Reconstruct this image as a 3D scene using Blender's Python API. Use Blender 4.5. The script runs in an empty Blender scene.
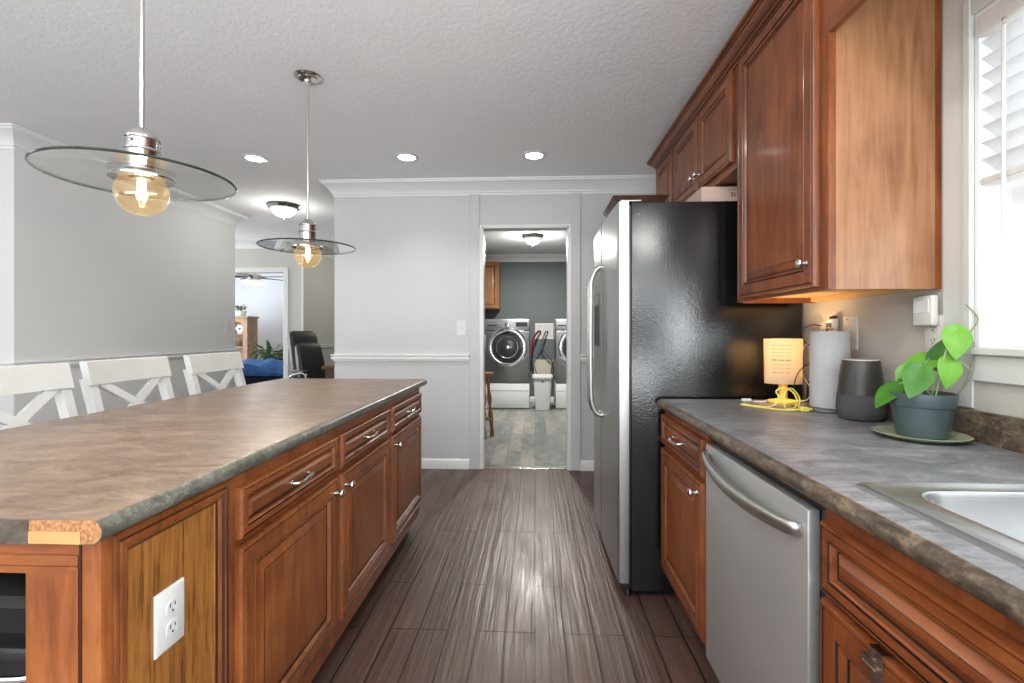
import bpy, bmesh, math, random
from mathutils import Vector, Matrix
random.seed(7)
SC = bpy.context.scene
COL = SC.collection
PI = math.pi

# ------------------------------------------------------------------ camera, world, light, exposure
CAM_H = 1.18
cd = bpy.data.cameras.new('camera'); cam = bpy.data.objects.new('camera', cd); COL.objects.link(cam)
cd.sensor_width = 36.0; cd.lens = 484.0 / 1024.0 * 36.0; cd.shift_y = -9.5 / 1024.0
cd.clip_start = 0.02; cd.clip_end = 200
cam.location = (0, 0, CAM_H); cam.rotation_euler = (PI / 2, 0, math.atan(23 / 484.0))
SC.camera = cam
SC.view_settings.view_transform = 'Standard'; SC.view_settings.look = 'None'
SC.view_settings.exposure = 0.34; SC.view_settings.gamma = 1.0; SC.view_settings.use_curve_mapping = False
SC.cycles.max_bounces = 10; SC.cycles.diffuse_bounces = 6; SC.cycles.glossy_bounces = 4
SC.cycles.transparent_max_bounces = 16; SC.cycles.transmission_bounces = 8
SC.cycles.sample_clamp_indirect = 6.0; SC.cycles.use_denoising = True
SC.cycles.caustics_reflective = False; SC.cycles.caustics_refractive = False

wd = bpy.data.worlds.new('world'); SC.world = wd; wd.use_nodes = True
wd.node_tree.nodes['Background'].inputs[0].default_value = (0.93, 0.97, 1.0, 1)
wd.node_tree.nodes['Background'].inputs[1].default_value = 1.6

def lamp(name, kind, loc, energy, color=(1, 1, 1), size=0.1, rot=(0, 0, 0), spread=None, size_y=None):
    l = bpy.data.lights.new(name, kind); l.energy = energy; l.color = color
    if kind == 'AREA':
        l.shape = 'RECTANGLE' if size_y else 'DISK'; l.size = size
        if size_y: l.size_y = size_y
        if spread: l.spread = spread
    elif kind in ('POINT', 'SPOT'):
        l.shadow_soft_size = size
    o = bpy.data.objects.new(name, l); o.location = loc; o.rotation_euler = rot
    COL.objects.link(o); return o

WARM = (1.0, 0.86, 0.68); DAY = (0.90, 0.96, 1.0); LED = (1.0, 0.97, 0.92)
CEIL = 2.48
DOWN = [(-2.09, 3.52), (-0.95, 3.55), (-0.007, 3.56)]
DOWN_FILL = [(-2.3, 0.4), (-0.6, 0.3), (0.35, 0.5), (-2.6, -1.2), (-0.4, -1.2)]  # unseen lamps without fixtures, added behind the camera as fill
for x, y in DOWN: lamp('downlight_lamp', 'AREA', (x, y, CEIL - 0.012), 2.6, LED, 0.12, (0, 0, 0), math.radians(112))
for x, y in DOWN_FILL: lamp('downlight_lamp', 'AREA', (x, y, CEIL - 0.012), 9, LED, 0.12)
# kitchen window daylight, then added fill lamps from unseen rear, side and dining openings
lamp('window_daylight', 'AREA', (1.325, 0.53, 1.585), 8, DAY, 0.86, (0, PI / 2, 0), None, 1.6)
lamp('rear_daylight', 'AREA', (-1.3, -2.55, 0.80), 255, DAY, 3.9, (PI / 2 + 1.42, 0, 0), None, 1.9)  # added fill, tilted up to brighten the ceiling
lamp('side_window_daylight', 'AREA', (1.21, -1.45, 1.62), 95, DAY, 0.92, (0, PI / 2 - 0.10, 0), None, 1.75)  # added fill from an invented opening, for island fronts and left wall
lamp('dining_daylight', 'AREA', (-6.45, 0.4, 1.20), 15, DAY, 1.2, (0, -PI / 2 - 1.10, 0), None, 2.6)  # added fill at an invented dining window
lamp('hall_end_lamp', 'POINT', (-2.0, 7.2, 2.1), 14, LED, 0.12)  # added lamp without a fixture, brightens the hall end wall
lamp('hall_lamp', 'POINT', (-2.57, 4.84, CEIL - 0.20), 7, LED, 0.09)
lamp('laundry_lamp', 'POINT', (-0.03, 6.52, CEIL - 0.20), 14, LED, 0.05)
lamp('laundry_down_lamp', 'AREA', (-0.03, 6.52, CEIL - 0.145), 52, LED, 0.09)
lamp('bedroom_daylight', 'AREA', (-6.9, 8.3, 1.5), 46, DAY, 1.8, (0, -PI / 2, 0), None, 1.8)  # added fill for the far room, source unseen
lamp('hall_daylight', 'AREA', (-6.3, 6.0, 1.4), 45, DAY, 1.8, (0, -PI / 2, 0), None, 0.9)  # added fill to brighten the hall walls, source unseen

# ------------------------------------------------------------------ materials
class NT:
    def __init__(s, name):
        s.m = bpy.data.materials.new(name); s.m.use_nodes = True
        s.t = s.m.node_tree; s.n = s.t.nodes; s.p = s.n['Principled BSDF']; s.out = s.n['Material Output']
    def node(s, kind, **kw):
        n = s.n.new(kind)
        for k, v in kw.items(): setattr(n, k, v)
        return n
    def link(s, a, b): s.t.links.new(a, b)
    def coord(s, scale=(1, 1, 1), rot=(0, 0, 0), loc=(0, 0, 0)):
        tc = s.node('ShaderNodeTexCoord'); mp = s.node('ShaderNodeMapping')
        mp.inputs['Scale'].default_value = scale; mp.inputs['Rotation'].default_value = rot; mp.inputs['Location'].default_value = loc
        s.link(tc.outputs['Object'], mp.inputs['Vector']); return mp.outputs['Vector']
    def noise(s, vec, scale, detail=4, rough=0.55, dist=0.0):
        n = s.node('ShaderNodeTexNoise'); n.inputs['Scale'].default_value = scale; n.inputs['Detail'].default_value = detail
        n.inputs['Roughness'].default_value = rough; n.inputs['Distortion'].default_value = dist
        s.link(vec, n.inputs['Vector']); return n.outputs['Fac']
    def ramp(s, fac, stops):
        r = s.node('ShaderNodeValToRGB'); el = r.color_ramp.elements
        while len(el) < len(stops): el.new(0.5)
        for e, (p, c) in zip(el, stops): e.position = p; e.color = (*c, 1)
        s.link(fac, r.inputs['Fac']); return r.outputs['Color']
    def mix(s, fac, a, b, mode='MIX'):
        m = s.node('ShaderNodeMix', data_type='RGBA', blend_type=mode)
        for sock, v in ((0, fac), (6, a), (7, b)):
            if isinstance(v, (int, float)): m.inputs[sock].default_value = v
            elif isinstance(v, tuple): m.inputs[sock].default_value = (*v, 1)
            else: s.link(v, m.inputs[sock])
        return m.outputs[2]
    def math(s, op, a, b):
        m = s.node('ShaderNodeMath', operation=op)
        for i, v in ((0, a), (1, b)):
            if isinstance(v, (int, float)): m.inputs[i].default_value = v
            else: s.link(v, m.inputs[i])
        return m.outputs[0]
    def bump(s, h, strength=0.2, dist=0.01):
        b = s.node('ShaderNodeBump'); b.inputs['Strength'].default_value = strength; b.inputs['Distance'].default_value = dist
        s.link(h, b.inputs['Height']); s.link(b.outputs['Normal'], s.p.inputs['Normal'])
    def base(s, v):
        if isinstance(v, tuple): s.p.inputs['Base Color'].default_value = (*v, 1)
        else: s.link(v, s.p.inputs['Base Color'])
    def set(s, rough=0.5, metal=0.0, spec=None, coat=0.0):
        s.p.inputs['Roughness'].default_value = rough; s.p.inputs['Metallic'].default_value = metal
        if spec is not None: s.p.inputs['Specular IOR Level'].default_value = spec
        if coat: s.p.inputs['Coat Weight'].default_value = coat; s.p.inputs['Coat Roughness'].default_value = 0.12
        return s

def plain(name, col, rough=0.5, metal=0.0, spec=None, var=0.04, vscale=6, bump=0.0, bscale=60, coat=0.0):
    """one colour with a little procedural mottling, and a fine surface bump"""
    n = NT(name); v = n.coord()
    f = n.noise(v, vscale, 3)
    lo = tuple(max(0, c * (1 - var)) for c in col); hi = tuple(min(1, c * (1 + var)) for c in col)
    n.base(n.ramp(f, [(0.3, lo), (0.7, hi)])); n.set(rough, metal, spec, coat)
    if bump: n.bump(n.noise(v, bscale, 3), bump, 0.004)
    return n.m

def paint(name, col, rough=0.55, bump=0.05, bscale=180):
    return plain(name, col, rough, var=0.015, vscale=2.0, bump=bump, bscale=bscale)

def ceiling_mat():
    n = NT('ceiling_texture'); v = n.coord(); n.base(n.ramp(n.noise(v, 3, 3), [(0.3, (0.87, 0.875, 0.88)), (0.7, (0.90, 0.905, 0.91))])); n.set(0.8)
    a = n.noise(v, 38, 4, 0.6, 0.4); b = n.ramp(a, [(0.42, (0, 0, 0)), (0.62, (1, 1, 1))]); n.bump(b, 0.20, 0.004); return n.m

def planks(name, cols, seam, width, length, rough, ridge=0.3, rot=PI / 2, gap=0.004, grain=(30, 2.2, 1), spec=0.5, seamdepth=0.4, bias=0.0):
    n = NT(name); v = n.coord(rot=(0, 0, rot))
    b = n.node('ShaderNodeTexBrick'); b.offset = 0.37; b.offset_frequency = 3; b.squash = 1.0
    n.link(v, b.inputs['Vector'])
    b.inputs['Scale'].default_value = 1.0; b.inputs['Brick Width'].default_value = length; b.inputs['Row Height'].default_value = width
    b.inputs['Mortar Size'].default_value = gap; b.inputs['Mortar Smooth'].default_value = 0.2; b.inputs['Bias'].default_value = bias
    b.inputs['Color1'].default_value = (0, 0, 0, 1); b.inputs['Color2'].default_value = (1, 1, 1, 1); b.inputs['Mortar'].default_value = (0.5, 0.5, 0.5, 1)
    tone = n.ramp(b.outputs['Color'], [(0.0, cols[0]), (0.5, cols[1]), (1.0, cols[2])])
    g = n.noise(n.coord(scale=grain), 3.0, 6, 0.6, 0.6)
    c = n.mix(0.45, tone, n.ramp(g, [(0.35, tuple(x * 0.55 for x in cols[0])), (0.7, cols[2])]))
    n.base(n.mix(b.outputs['Fac'], c, seam)); n.set(rough, spec=spec)
    g2 = n.noise(n.coord(scale=(grain[0] * 1.2, grain[1] * 0.7, 1)), 1.6, 3, 0.5, 0.9)
    h = n.math('SUBTRACT', n.math('MULTIPLY', g2, ridge), n.math('MULTIPLY', b.outputs['Fac'], seamdepth))
    n.bump(h, 0.5, 0.006)
    rr = n.ramp(n.noise(n.coord(scale=(3, 1, 1)), 2.5, 4), [(0.3, (rough * 0.8,) * 3), (0.7, (rough * 1.3,) * 3)])
    n.link(rr, n.p.inputs['Roughness']); return n.m

def wood(name, dark, mid, light, scale, rough=0.42, coat=0.10, ring=1.0, bump=0.05, stops=(0.36, 0.5, 0.66)):
    """scale: mapping scale; the small component is the grain direction"""
    n = NT(name); v = n.coord(scale=scale)
    g = n.noise(v, 5.0 * ring, 6, 0.62, 1.2); fine = n.noise(v, 30.0, 3, 0.6)
    blot = n.noise(n.coord(), 5.0, 3, 0.5)
    f = n.math('ADD', n.math('MULTIPLY', g, 0.55), n.math('ADD', n.math('MULTIPLY', fine, 0.15), n.math('MULTIPLY', blot, 0.3)))
    n.base(n.ramp(f, [(stops[0], dark), (stops[1], mid), (stops[2], light)])); n.set(rough, coat=coat)
    if bump: n.bump(fine, bump, 0.002)
    return n.m

def laminate(name, a, b, c, rough=0.33, stretch=(5, 11, 8), fine=0.35):
    """mottled stone-look laminate with broken streaks"""
    n = NT(name); v = n.coord(scale=stretch)
    f1 = n.noise(v, 1.0, 9, 0.72, 1.2); f2 = n.noise(n.coord(scale=(2.2, 3.5, 3)), 1.2, 5, 0.6, 0.5)
    f3 = n.noise(n.coord(scale=(70, 150, 110)), 1.0, 3, 0.6); f4 = n.noise(n.coord(scale=tuple(q * 4 for q in stretch)), 1.0, 6, 0.7, 1.5)
    f = n.math('ADD', n.math('MULTIPLY', f1, 0.62), n.math('ADD', n.math('MULTIPLY', f4, fine * 0.7), n.math('MULTIPLY', f3, 0.38 - fine * 0.7)))
    col = n.ramp(f, [(0.40, a), (0.5, b), (0.61, c)])
    col = n.mix(n.ramp(f2, [(0.45, (0, 0, 0)), (0.75, (0.5, 0.5, 0.5))]), col, a)
    n.base(col); n.set(rough, spec=0.5); n.bump(f3, 0.06, 0.001); return n.m

def steel(name, col=(0.60, 0.60, 0.60), rough=0.28, axis=(2, 2, 260), metal=1.0, aniso=0.0):
    n = NT(name); f = n.noise(n.coord(scale=axis), 1.0, 2)
    n.base(n.ramp(f, [(0.3, tuple(x * 0.93 for x in col)), (0.7, col)])); n.set(rough, metal)
    n.link(n.ramp(f, [(0.3, (rough * 0.85,) * 3), (0.7, (rough * 1.15,) * 3)]), n.p.inputs['Roughness'])
    return n.m

def thin_glass(name, tint=(1, 1, 1), ior=1.5, gloss=(1, 1, 1), rough=0.01, boost=1.0, lit=None):
    n = NT(name); n.n.remove(n.p)
    tr = n.node('ShaderNodeBsdfTransparent'); tr.inputs[0].default_value = (*tint, 1)
    gl = n.node('ShaderNodeBsdfGlossy'); gl.inputs[0].default_value = (*gloss, 1); gl.inputs['Roughness'].default_value = rough
    lw = n.node('ShaderNodeLayerWeight'); lw.inputs['Blend'].default_value = 0.5
    f0 = ((ior - 1) / (ior + 1)) ** 2
    f = n.math('ADD', n.math('MULTIPLY', n.math('POWER', lw.outputs['Facing'], 4.0), 0.55 * boost), f0 * boost)
    mx = n.node('ShaderNodeMixShader'); n.link(f, mx.inputs[0]); n.link(tr.outputs[0], mx.inputs[1]); n.link(gl.outputs[0], mx.inputs[2])
    o = mx.outputs[0]
    if lit:
        em = n.node('ShaderNodeEmission'); em.inputs[0].default_value = (*lit[0], 1); em.inputs[1].default_value = lit[1]
        ad = n.node('ShaderNodeAddShader'); n.link(o, ad.inputs[0]); n.link(em.outputs[0], ad.inputs[1]); o = ad.outputs[0]
    n.link(o, n.out.inputs['Surface']); return n.m

def glow(name, col, strength, basecol=(0.9, 0.9, 0.88)):
    n = NT(name); n.base(basecol); n.set(0.3)
    n.p.inputs['Emission Color'].default_value = (*col, 1); n.p.inputs['Emission Strength'].default_value = strength; return n.m

M = {}
M['wall'] = paint('wall_paint_white', (0.555, 0.556, 0.558))
M['wall_l'] = paint('wall_paint_greige', (0.68, 0.675, 0.665))
M['wall_hall'] = paint('wall_paint_hall', (0.56, 0.545, 0.50))
M['wall_bed'] = paint('wall_paint_pale_blue', (0.70, 0.72, 0.76))
M['wall_green'] = paint('wall_paint_slate', (0.115, 0.140, 0.140))
M['wall_k'] = paint('wall_paint_kitchen', (0.45, 0.425, 0.385))
M['trim'] = paint('trim_paint', (0.74, 0.74, 0.73), 0.35, 0.02)
M['ceil'] = ceiling_mat()
M['floor'] = planks('dark_plank_floor', [(0.072, 0.037, 0.029), (0.098, 0.053, 0.042), (0.130, 0.074, 0.060)], (0.016, 0.009, 0.008), 0.115, 0.95, 0.35, 0.9, grain=(22, 1.4, 1))
M['tile'] = planks('grey_wood_tile', [(0.10, 0.118, 0.122), (0.22, 0.23, 0.225), (0.38, 0.345, 0.295)], (0.17, 0.17, 0.16), 0.135, 0.80, 0.35, 0.1, gap=0.004, grain=(5, 2, 1), seamdepth=0.2)
CH = [(0.095, 0.022, 0.005), (0.185, 0.047, 0.011), (0.285, 0.088, 0.023)]
M['cherry_v'] = wood('cherry_upright', *CH, scale=(3.2, 3.2, 0.5))
M['cherry_h'] = wood('cherry_lengthwise', *CH, scale=(3.2, 0.5, 3.2))
M['cherry_x'] = wood('cherry_crosswise', *CH, scale=(0.5, 3.2, 3.2))
M['glaze'] = plain('dark_glaze', (0.028, 0.010, 0.006), 0.35, var=0.2, coat=0.2)
M['island_v'] = wood('island_upright', (0.110, 0.027, 0.007), (0.215, 0.062, 0.015), (0.330, 0.112, 0.030), scale=(3.2, 3.2, 0.5))
M['island_h'] = wood('island_lengthwise', (0.110, 0.027, 0.007), (0.215, 0.062, 0.015), (0.330, 0.112, 0.030), scale=(3.2, 0.5, 3.2))
M['island_x'] = wood('island_crosswise', (0.110, 0.027, 0.007), (0.215, 0.062, 0.015), (0.330, 0.112, 0.030), scale=(0.5, 3.2, 3.2))
M['veneer'] = wood('light_cherry_veneer', (0.195, 0.078, 0.030), (0.305, 0.138, 0.061), (0.39, 0.196, 0.095), scale=(3.6, 3.6, 0.30), rough=0.36, coat=0.15, ring=1.3)
M['knotty'] = wood('knotty_alder', (0.075, 0.024, 0.006), (0.270, 0.105, 0.022), (0.430, 0.190, 0.046), scale=(9.0, 9.0, 0.6), ring=1.4, stops=(0.36, 0.46, 0.62))
M['raw'] = wood('raw_plywood', (0.42, 0.25, 0.10), (0.55, 0.34, 0.14), (0.62, 0.42, 0.20), scale=(0.6, 4, 4), rough=0.6, coat=0)
M['inside'] = plain('pale_maple_inside', (0.62, 0.40, 0.17), 0.5, var=0.1)
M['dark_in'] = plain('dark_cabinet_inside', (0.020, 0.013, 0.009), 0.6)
M['lam_b'] = laminate('brown_laminate', (0.105, 0.064, 0.042), (0.182, 0.118, 0.080), (0.275, 0.192, 0.135))  # warm bulb light put into the colour of the shared laminate
M['lam_be'] = laminate('island_edge_laminate', (0.045, 0.045, 0.036), (0.115, 0.115, 0.092), (0.24, 0.23, 0.19), stretch=(30, 16, 26))  # grey-green edge tone from the lighting, put into the laminate colour
M['lam_g'] = laminate('slate_laminate', (0.095, 0.097, 0.103), (0.175, 0.178, 0.188), (0.29, 0.295, 0.31), rough=0.40)  # same laminate with cool window light put into its colour
M['lam_ge'] = laminate('counter_edge_laminate', (0.026, 0.020, 0.014), (0.092, 0.068, 0.047), (0.25, 0.175, 0.11), stretch=(26, 16, 26), rough=0.38)  # warm light put into the colour of front edge and upstand
M['lam_end'] = laminate('end_cap_laminate', (0.035, 0.026, 0.020), (0.075, 0.058, 0.046), (0.12, 0.10, 0.08), stretch=(20, 20, 20))
M['chip'] = plain('particle_board', (0.29, 0.135, 0.052), 0.85, var=0.5, vscale=170, bump=0.4, bscale=220)
M['chip_l'] = plain('pale_build_up_strip', (0.41, 0.23, 0.08), 0.75, var=0.12, vscale=30, bump=0.2)
M['steel'] = steel('fridge_steel', (0.46, 0.46, 0.455), 0.36, (260, 260, 2))
M['steel_d'] = steel('dishwasher_steel', (0.62, 0.62, 0.61), 0.42, (2, 260, 260), 0.75)
M['handle'] = steel('handle_steel', (0.52, 0.51, 0.49), 0.38, (50, 50, 4))
M['sink'] = steel('sink_steel', (0.47, 0.48, 0.49), 0.36, (3, 200, 200))
M['chrome'] = plain('chrome', (0.82, 0.82, 0.82), 0.06, 1.0, var=0.01)
M['nickel'] = plain('brushed_nickel', (0.66, 0.63, 0.58), 0.22, 1.0, var=0.04)
M['nickel_p'] = plain('polished_nickel', (0.62, 0.61, 0.59), 0.14, 1.0, var=0.03)
def fridge_black():
    n = NT('pebbled_black'); v = n.coord(); n.base((0.004, 0.005, 0.0055)); n.set(0.13, spec=0.8)
    a = n.noise(v, 130, 3, 0.6, 0.3); n.bump(a, 0.26, 0.003); return n.m
M['fblack'] = fridge_black()
M['black'] = plain('black_plastic', (0.012, 0.012, 0.013), 0.35, var=0.1)
M['blackm'] = plain('matt_black', (0.010, 0.010, 0.010), 0.7, var=0.1)
M['leather'] = plain('black_leather', (0.018, 0.019, 0.017), 0.38, var=0.2, bump=0.25, bscale=140)
M['white'] = plain('white_paint', (0.76, 0.755, 0.745), 0.38, var=0.02, bump=0.04, bscale=90)
def slat_mat():
    n = NT('translucent_slat'); n.base((0.80, 0.80, 0.80)); n.set(0.4)
    tl = n.node('ShaderNodeBsdfTranslucent'); tl.inputs[0].default_value = (0.85, 0.86, 0.88, 1)
    mx = n.node('ShaderNodeMixShader'); mx.inputs[0].default_value = 0.45
    n.link(n.p.outputs[0], mx.inputs[1]); n.link(tl.outputs[0], mx.inputs[2]); n.link(mx.outputs[0], n.out.inputs['Surface']); return n.m
M['slat'] = slat_mat()
M['stool_w'] = plain('white_stool_paint', (0.56, 0.557, 0.55), 0.40, var=0.03, bump=0.06, bscale=70)
M['trim_k'] = paint('window_trim_paint', (0.56, 0.565, 0.54), 0.4, 0.02)
M['plastic_w'] = plain('white_plastic', (0.64, 0.645, 0.63), 0.35, var=0.01)
M['plastic_k'] = plain('off_white_plastic', (0.60, 0.58, 0.55), 0.35, var=0.01)
M['slot'] = plain('dark_slot', (0.02, 0.02, 0.02), 0.6)
M['wash'] = steel('graphite_steel', (0.30, 0.30, 0.30), 0.34, (2, 2, 200))
M['wash_top'] = steel('silver_panel', (0.50, 0.50, 0.50), 0.35, (2, 2, 200))
M['drum'] = plain('dark_drum_glass', (0.025, 0.027, 0.03), 0.08, var=0.1)
M['glass'] = thin_glass('clear_glass', (0.985, 0.993, 0.988), 1.5, boost=1.3)
M['glass_rim'] = plain('green_glass_edge', (0.030, 0.040, 0.034), 0.08, var=0.3, vscale=9)
M['pane'] = thin_glass('window_glass', (0.97, 0.98, 0.98), 1.45)
M['amber'] = thin_glass('amber_bulb_glass', (1.0, 0.90, 0.70), 1.5, boost=1.6, lit=((1.0, 0.62, 0.26), 0.09))
M['filament'] = glow('lit_filament', (1.0, 0.88, 0.66), 14.0)
M['led'] = glow('lit_led_lens', (1.0, 0.98, 0.95), 14.0)
M['bowl'] = glow('lit_alabaster_glass', (1.0, 0.95, 0.88), 0.42)
def shade_mat():
    n = NT('lit_paper_shade'); n.base((0.62, 0.52, 0.38)); n.set(0.8)
    tl = n.node('ShaderNodeBsdfTranslucent'); tl.inputs[0].default_value = (0.66, 0.60, 0.50, 1)
    mx = n.node('ShaderNodeMixShader'); mx.inputs[0].default_value = 0.5
    n.link(n.p.outputs[0], mx.inputs[1]); n.link(tl.outputs[0], mx.inputs[2]); n.link(mx.outputs[0], n.out.inputs['Surface']); return n.m
M['shade'] = shade_mat()
M['ink'] = plain('brown_ink', (0.16, 0.09, 0.05), 0.8)
M['yellow_ct'] = plain('yellow_ceramic', (0.72, 0.47, 0.10), 0.35)
M['yellow_c'] = plain('yellow_cord', (0.78, 0.66, 0.12), 0.4)
M['white_c'] = plain('white_cord', (0.75, 0.73, 0.68), 0.4)
M['paper'] = plain('paper_towel', (0.46, 0.46, 0.48), 0.9, bump=0.5, bscale=120)
M['spk_t'] = plain('charcoal_shell', (0.030, 0.027, 0.024), 0.38, var=0.08)
M['spk_b'] = plain('grey_mesh_fabric', (0.060, 0.060, 0.062), 0.9, bump=0.5, bscale=400)
M['pot'] = plain('blue_grey_plastic_pot', (0.052, 0.075, 0.080), 0.42, var=0.06)
M['soil'] = plain('potting_soil', (0.030, 0.020, 0.014), 0.95, var=0.5, vscale=60, bump=1.0, bscale=90)
M['plate'] = plain('sage_ceramic', (0.30, 0.35, 0.22), 0.25, var=0.03)
def leaf_mat(name, a, b):
    n = NT(name); v = n.coord(); n.base(n.ramp(n.noise(v, 18, 3), [(0.3, a), (0.7, b)])); n.set(0.36, spec=0.5)
    n.p.inputs['Transmission Weight'].default_value = 0.0; n.p.inputs['Subsurface Weight'].default_value = 0.15
    n.p.inputs['Subsurface Radius'].default_value = (0.01, 0.02, 0.004); return n.m
M['leaf'] = leaf_mat('bright_leaf', (0.085, 0.26, 0.012), (0.150, 0.36, 0.022))
M['leaf_d'] = leaf_mat('deep_leaf', (0.030, 0.120, 0.014), (0.060, 0.200, 0.020))
M['stem'] = plain('pale_green_stem', (0.28, 0.40, 0.16), 0.45)
M['vine'] = plain('brown_vine', (0.20, 0.19, 0.12), 0.5)
M['fern'] = leaf_mat('dull_foliage', (0.04, 0.085, 0.03), (0.16, 0.22, 0.12))
M['oak'] = wood('oak_bookcase', (0.20, 0.105, 0.045), (0.33, 0.19, 0.09), (0.42, 0.26, 0.13), scale=(3, 3, 0.6), coat=0.05)
M['lwood'] = wood('laundry_oak', (0.19, 0.075, 0.022), (0.30, 0.13, 0.042), (0.38, 0.18, 0.065), scale=(3, 3, 0.5), coat=0.1)
M['desk'] = wood('desk_walnut', (0.07, 0.03, 0.015), (0.13, 0.06, 0.03), (0.18, 0.09, 0.045), scale=(0.6, 3, 3))
M['tray'] = wood('walnut_tray', (0.035, 0.016, 0.010), (0.070, 0.030, 0.018), (0.11, 0.048, 0.028), scale=(3, 0.6, 3))
M['card'] = plain('pinkish_cardboard', (0.62, 0.44, 0.36), 0.8, var=0.04)
M['blue'] = plain('royal_blue_bedspread', (0.018, 0.085, 0.26), 0.85, var=0.35, vscale=9, bump=0.4, bscale=40)
M['navy'] = plain('navy_bed_skirt', (0.008, 0.010, 0.022), 0.9)
M['red'] = plain('red_hose', (0.14, 0.018, 0.018), 0.4)
M['grey_h'] = plain('grey_hose', (0.09, 0.095, 0.10), 0.45)
M['cream'] = plain('cream_board', (0.56, 0.54, 0.42), 0.6)
M['fanw'] = plain('dark_fan_blade', (0.05, 0.04, 0.035), 0.45)
M['mesh_d'] = plain('dark_cloth', (0.02, 0.02, 0.022), 0.8)

# ------------------------------------------------------------------ mesh helpers
class MB:
    def __init__(s, *mats):
        s.bm = bmesh.new(); s.mats = [M[m] if isinstance(m, str) else m for m in (mats or ('white',))]; s.i = 0
    def use(s, i): s.i = i; return s
    def face(s, vs):
        try: f = s.bm.faces.new(vs); f.material_index = s.i; return f
        except ValueError: return None
    def box(s, lo, hi, bev=0.0, seg=1):
        lo = [min(a, b) for a, b in zip(lo, hi)], [max(a, b) for a, b in zip(lo, hi)]; lo, hi = lo
        c = [(x, y, z) for x in (lo[0], hi[0]) for y in (lo[1], hi[1]) for z in (lo[2], hi[2])]
        v = [s.bm.verts.new(p) for p in c]
        fs = [s.face([v[i] for i in q]) for q in ((0, 1, 3, 2), (4, 6, 7, 5), (0, 4, 5, 1), (2, 3, 7, 6), (0, 2, 6, 4), (1, 5, 7, 3))]
        if bev:
            es = list({e for f in fs for e in f.edges})
            r = bmesh.ops.bevel(s.bm, geom=es, offset=bev, segments=seg, affect='EDGES', profile=0.5)
            for f in r['faces']: f.material_index = s.i
        return s
    def loft(s, rings, cap0=True, cap1=True, closed=True):
        """rings: list of lists of points, same count"""
        vs = [[s.bm.verts.new(p) for p in r] for r in rings]; n = len(vs[0])
        for a, b in zip(vs, vs[1:]):
            for k in range(n if closed else n - 1): s.face([a[k], a[(k + 1) % n], b[(k + 1) % n], b[k]])
        if cap0: s.face(list(reversed(vs[0])))
        if cap1: s.face(vs[-1])
        return s
    def prism(s, pts, axis, a, b):
        """extrude a 2-D outline along an axis: 'x' pts=(y,z), 'y' pts=(x,z), 'z' pts=(x,y)"""
        f = {'x': lambda p, t: (t, p[0], p[1]), 'y': lambda p, t: (p[0], t, p[1]), 'z': lambda p, t: (p[0], p[1], t)}[axis]
        return s.loft([[f(p, a) for p in pts], [f(p, b) for p in pts]])
    def lathe(s, prof, c=(0, 0, 0), seg=32, axis='z', cap=True):
        """prof: (radius, height) pairs"""
        f = {'z': lambda r, h, t: (c[0] + r * math.cos(t), c[1] + r * math.sin(t), c[2] + h),
             'x': lambda r, h, t: (c[0] + h, c[1] + r * math.cos(t), c[2] + r * math.sin(t)),
             'y': lambda r, h, t: (c[0] + r * math.cos(t), c[1] + h, c[2] + r * math.sin(t))}[axis]
        rings = [[f(max(r, 1e-4), h, 2 * PI * k / seg) for k in range(seg)] for r, h in prof]
        return s.loft(rings, cap, cap)
    def tube(s, pts, r, seg=8, smooth=0, closed=False, flat=None):
        P = [Vector(p) for p in pts]
        if smooth: P = catmull(P, smooth, closed)
        n = len(P); R = r if callable(r) else (lambda t: r)
        rings = []; up = Vector((0, 0, 1)); prev = None
        for i, p in enumerate(P):
            a = P[i - 1] if (i > 0 or closed) else P[i]; b = P[(i + 1) % n] if (i < n - 1 or closed) else P[i]
            t = (b - a).normalized()
            if prev is None:
                q = up if abs(t.dot(up)) < 0.9 else Vector((1, 0, 0)); u = (q - t * q.dot(t)).normalized()
            else: u = (prev - t * prev.dot(t)).normalized()
            prev = u; w = t.cross(u); rr = R(i / max(1, n - 1))
            k2 = flat if flat else 1.0
            rings.append([p + u * rr * math.cos(2 * PI * k / seg) + w * rr * k2 * math.sin(2 * PI * k / seg) for k in range(seg)])
        if closed: rings.append(rings[0]); s.loft(rings, False, False)
        else: s.loft(rings)
        return s
    def ball(s, c, r, seg=20, rings=12, sc=(1, 1, 1)):
        prof = []
        for k in range(rings + 1):
            t = PI * k / rings; prof.append((r * math.sin(t), -r * math.cos(t)))
        pts = [[(c[0] + sc[0] * max(q, 1e-4) * math.cos(2 * PI * j / seg), c[1] + sc[1] * max(q, 1e-4) * math.sin(2 * PI * j / seg), c[2] + sc[2] * h) for j in range(seg)] for q, h in prof]
        return s.loft(pts)
    def panel(s, o, u, v, n, w, h, prof):
        """mitred picture-frame rings. prof: (inset, height, material index of the strip leading here)"""
        o, u, v, n = Vector(o), Vector(u), Vector(v), Vector(n); prev = None
        for a, d, mi in prof:
            cur = [s.bm.verts.new(o + u * x + v * y + n * d) for x, y in ((a, a), (w - a, a), (w - a, h - a), (a, h - a))]
            if prev:
                for k in range(4):
                    f = s.face([prev[k], prev[(k + 1) % 4], cur[(k + 1) % 4], cur[k]])
                    if f: f.material_index = mi
            else: s.face(list(reversed(cur)))
            prev = cur
        f = s.face(prev); 
        if f: f.material_index = prof[-1][2]
        return s
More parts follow.
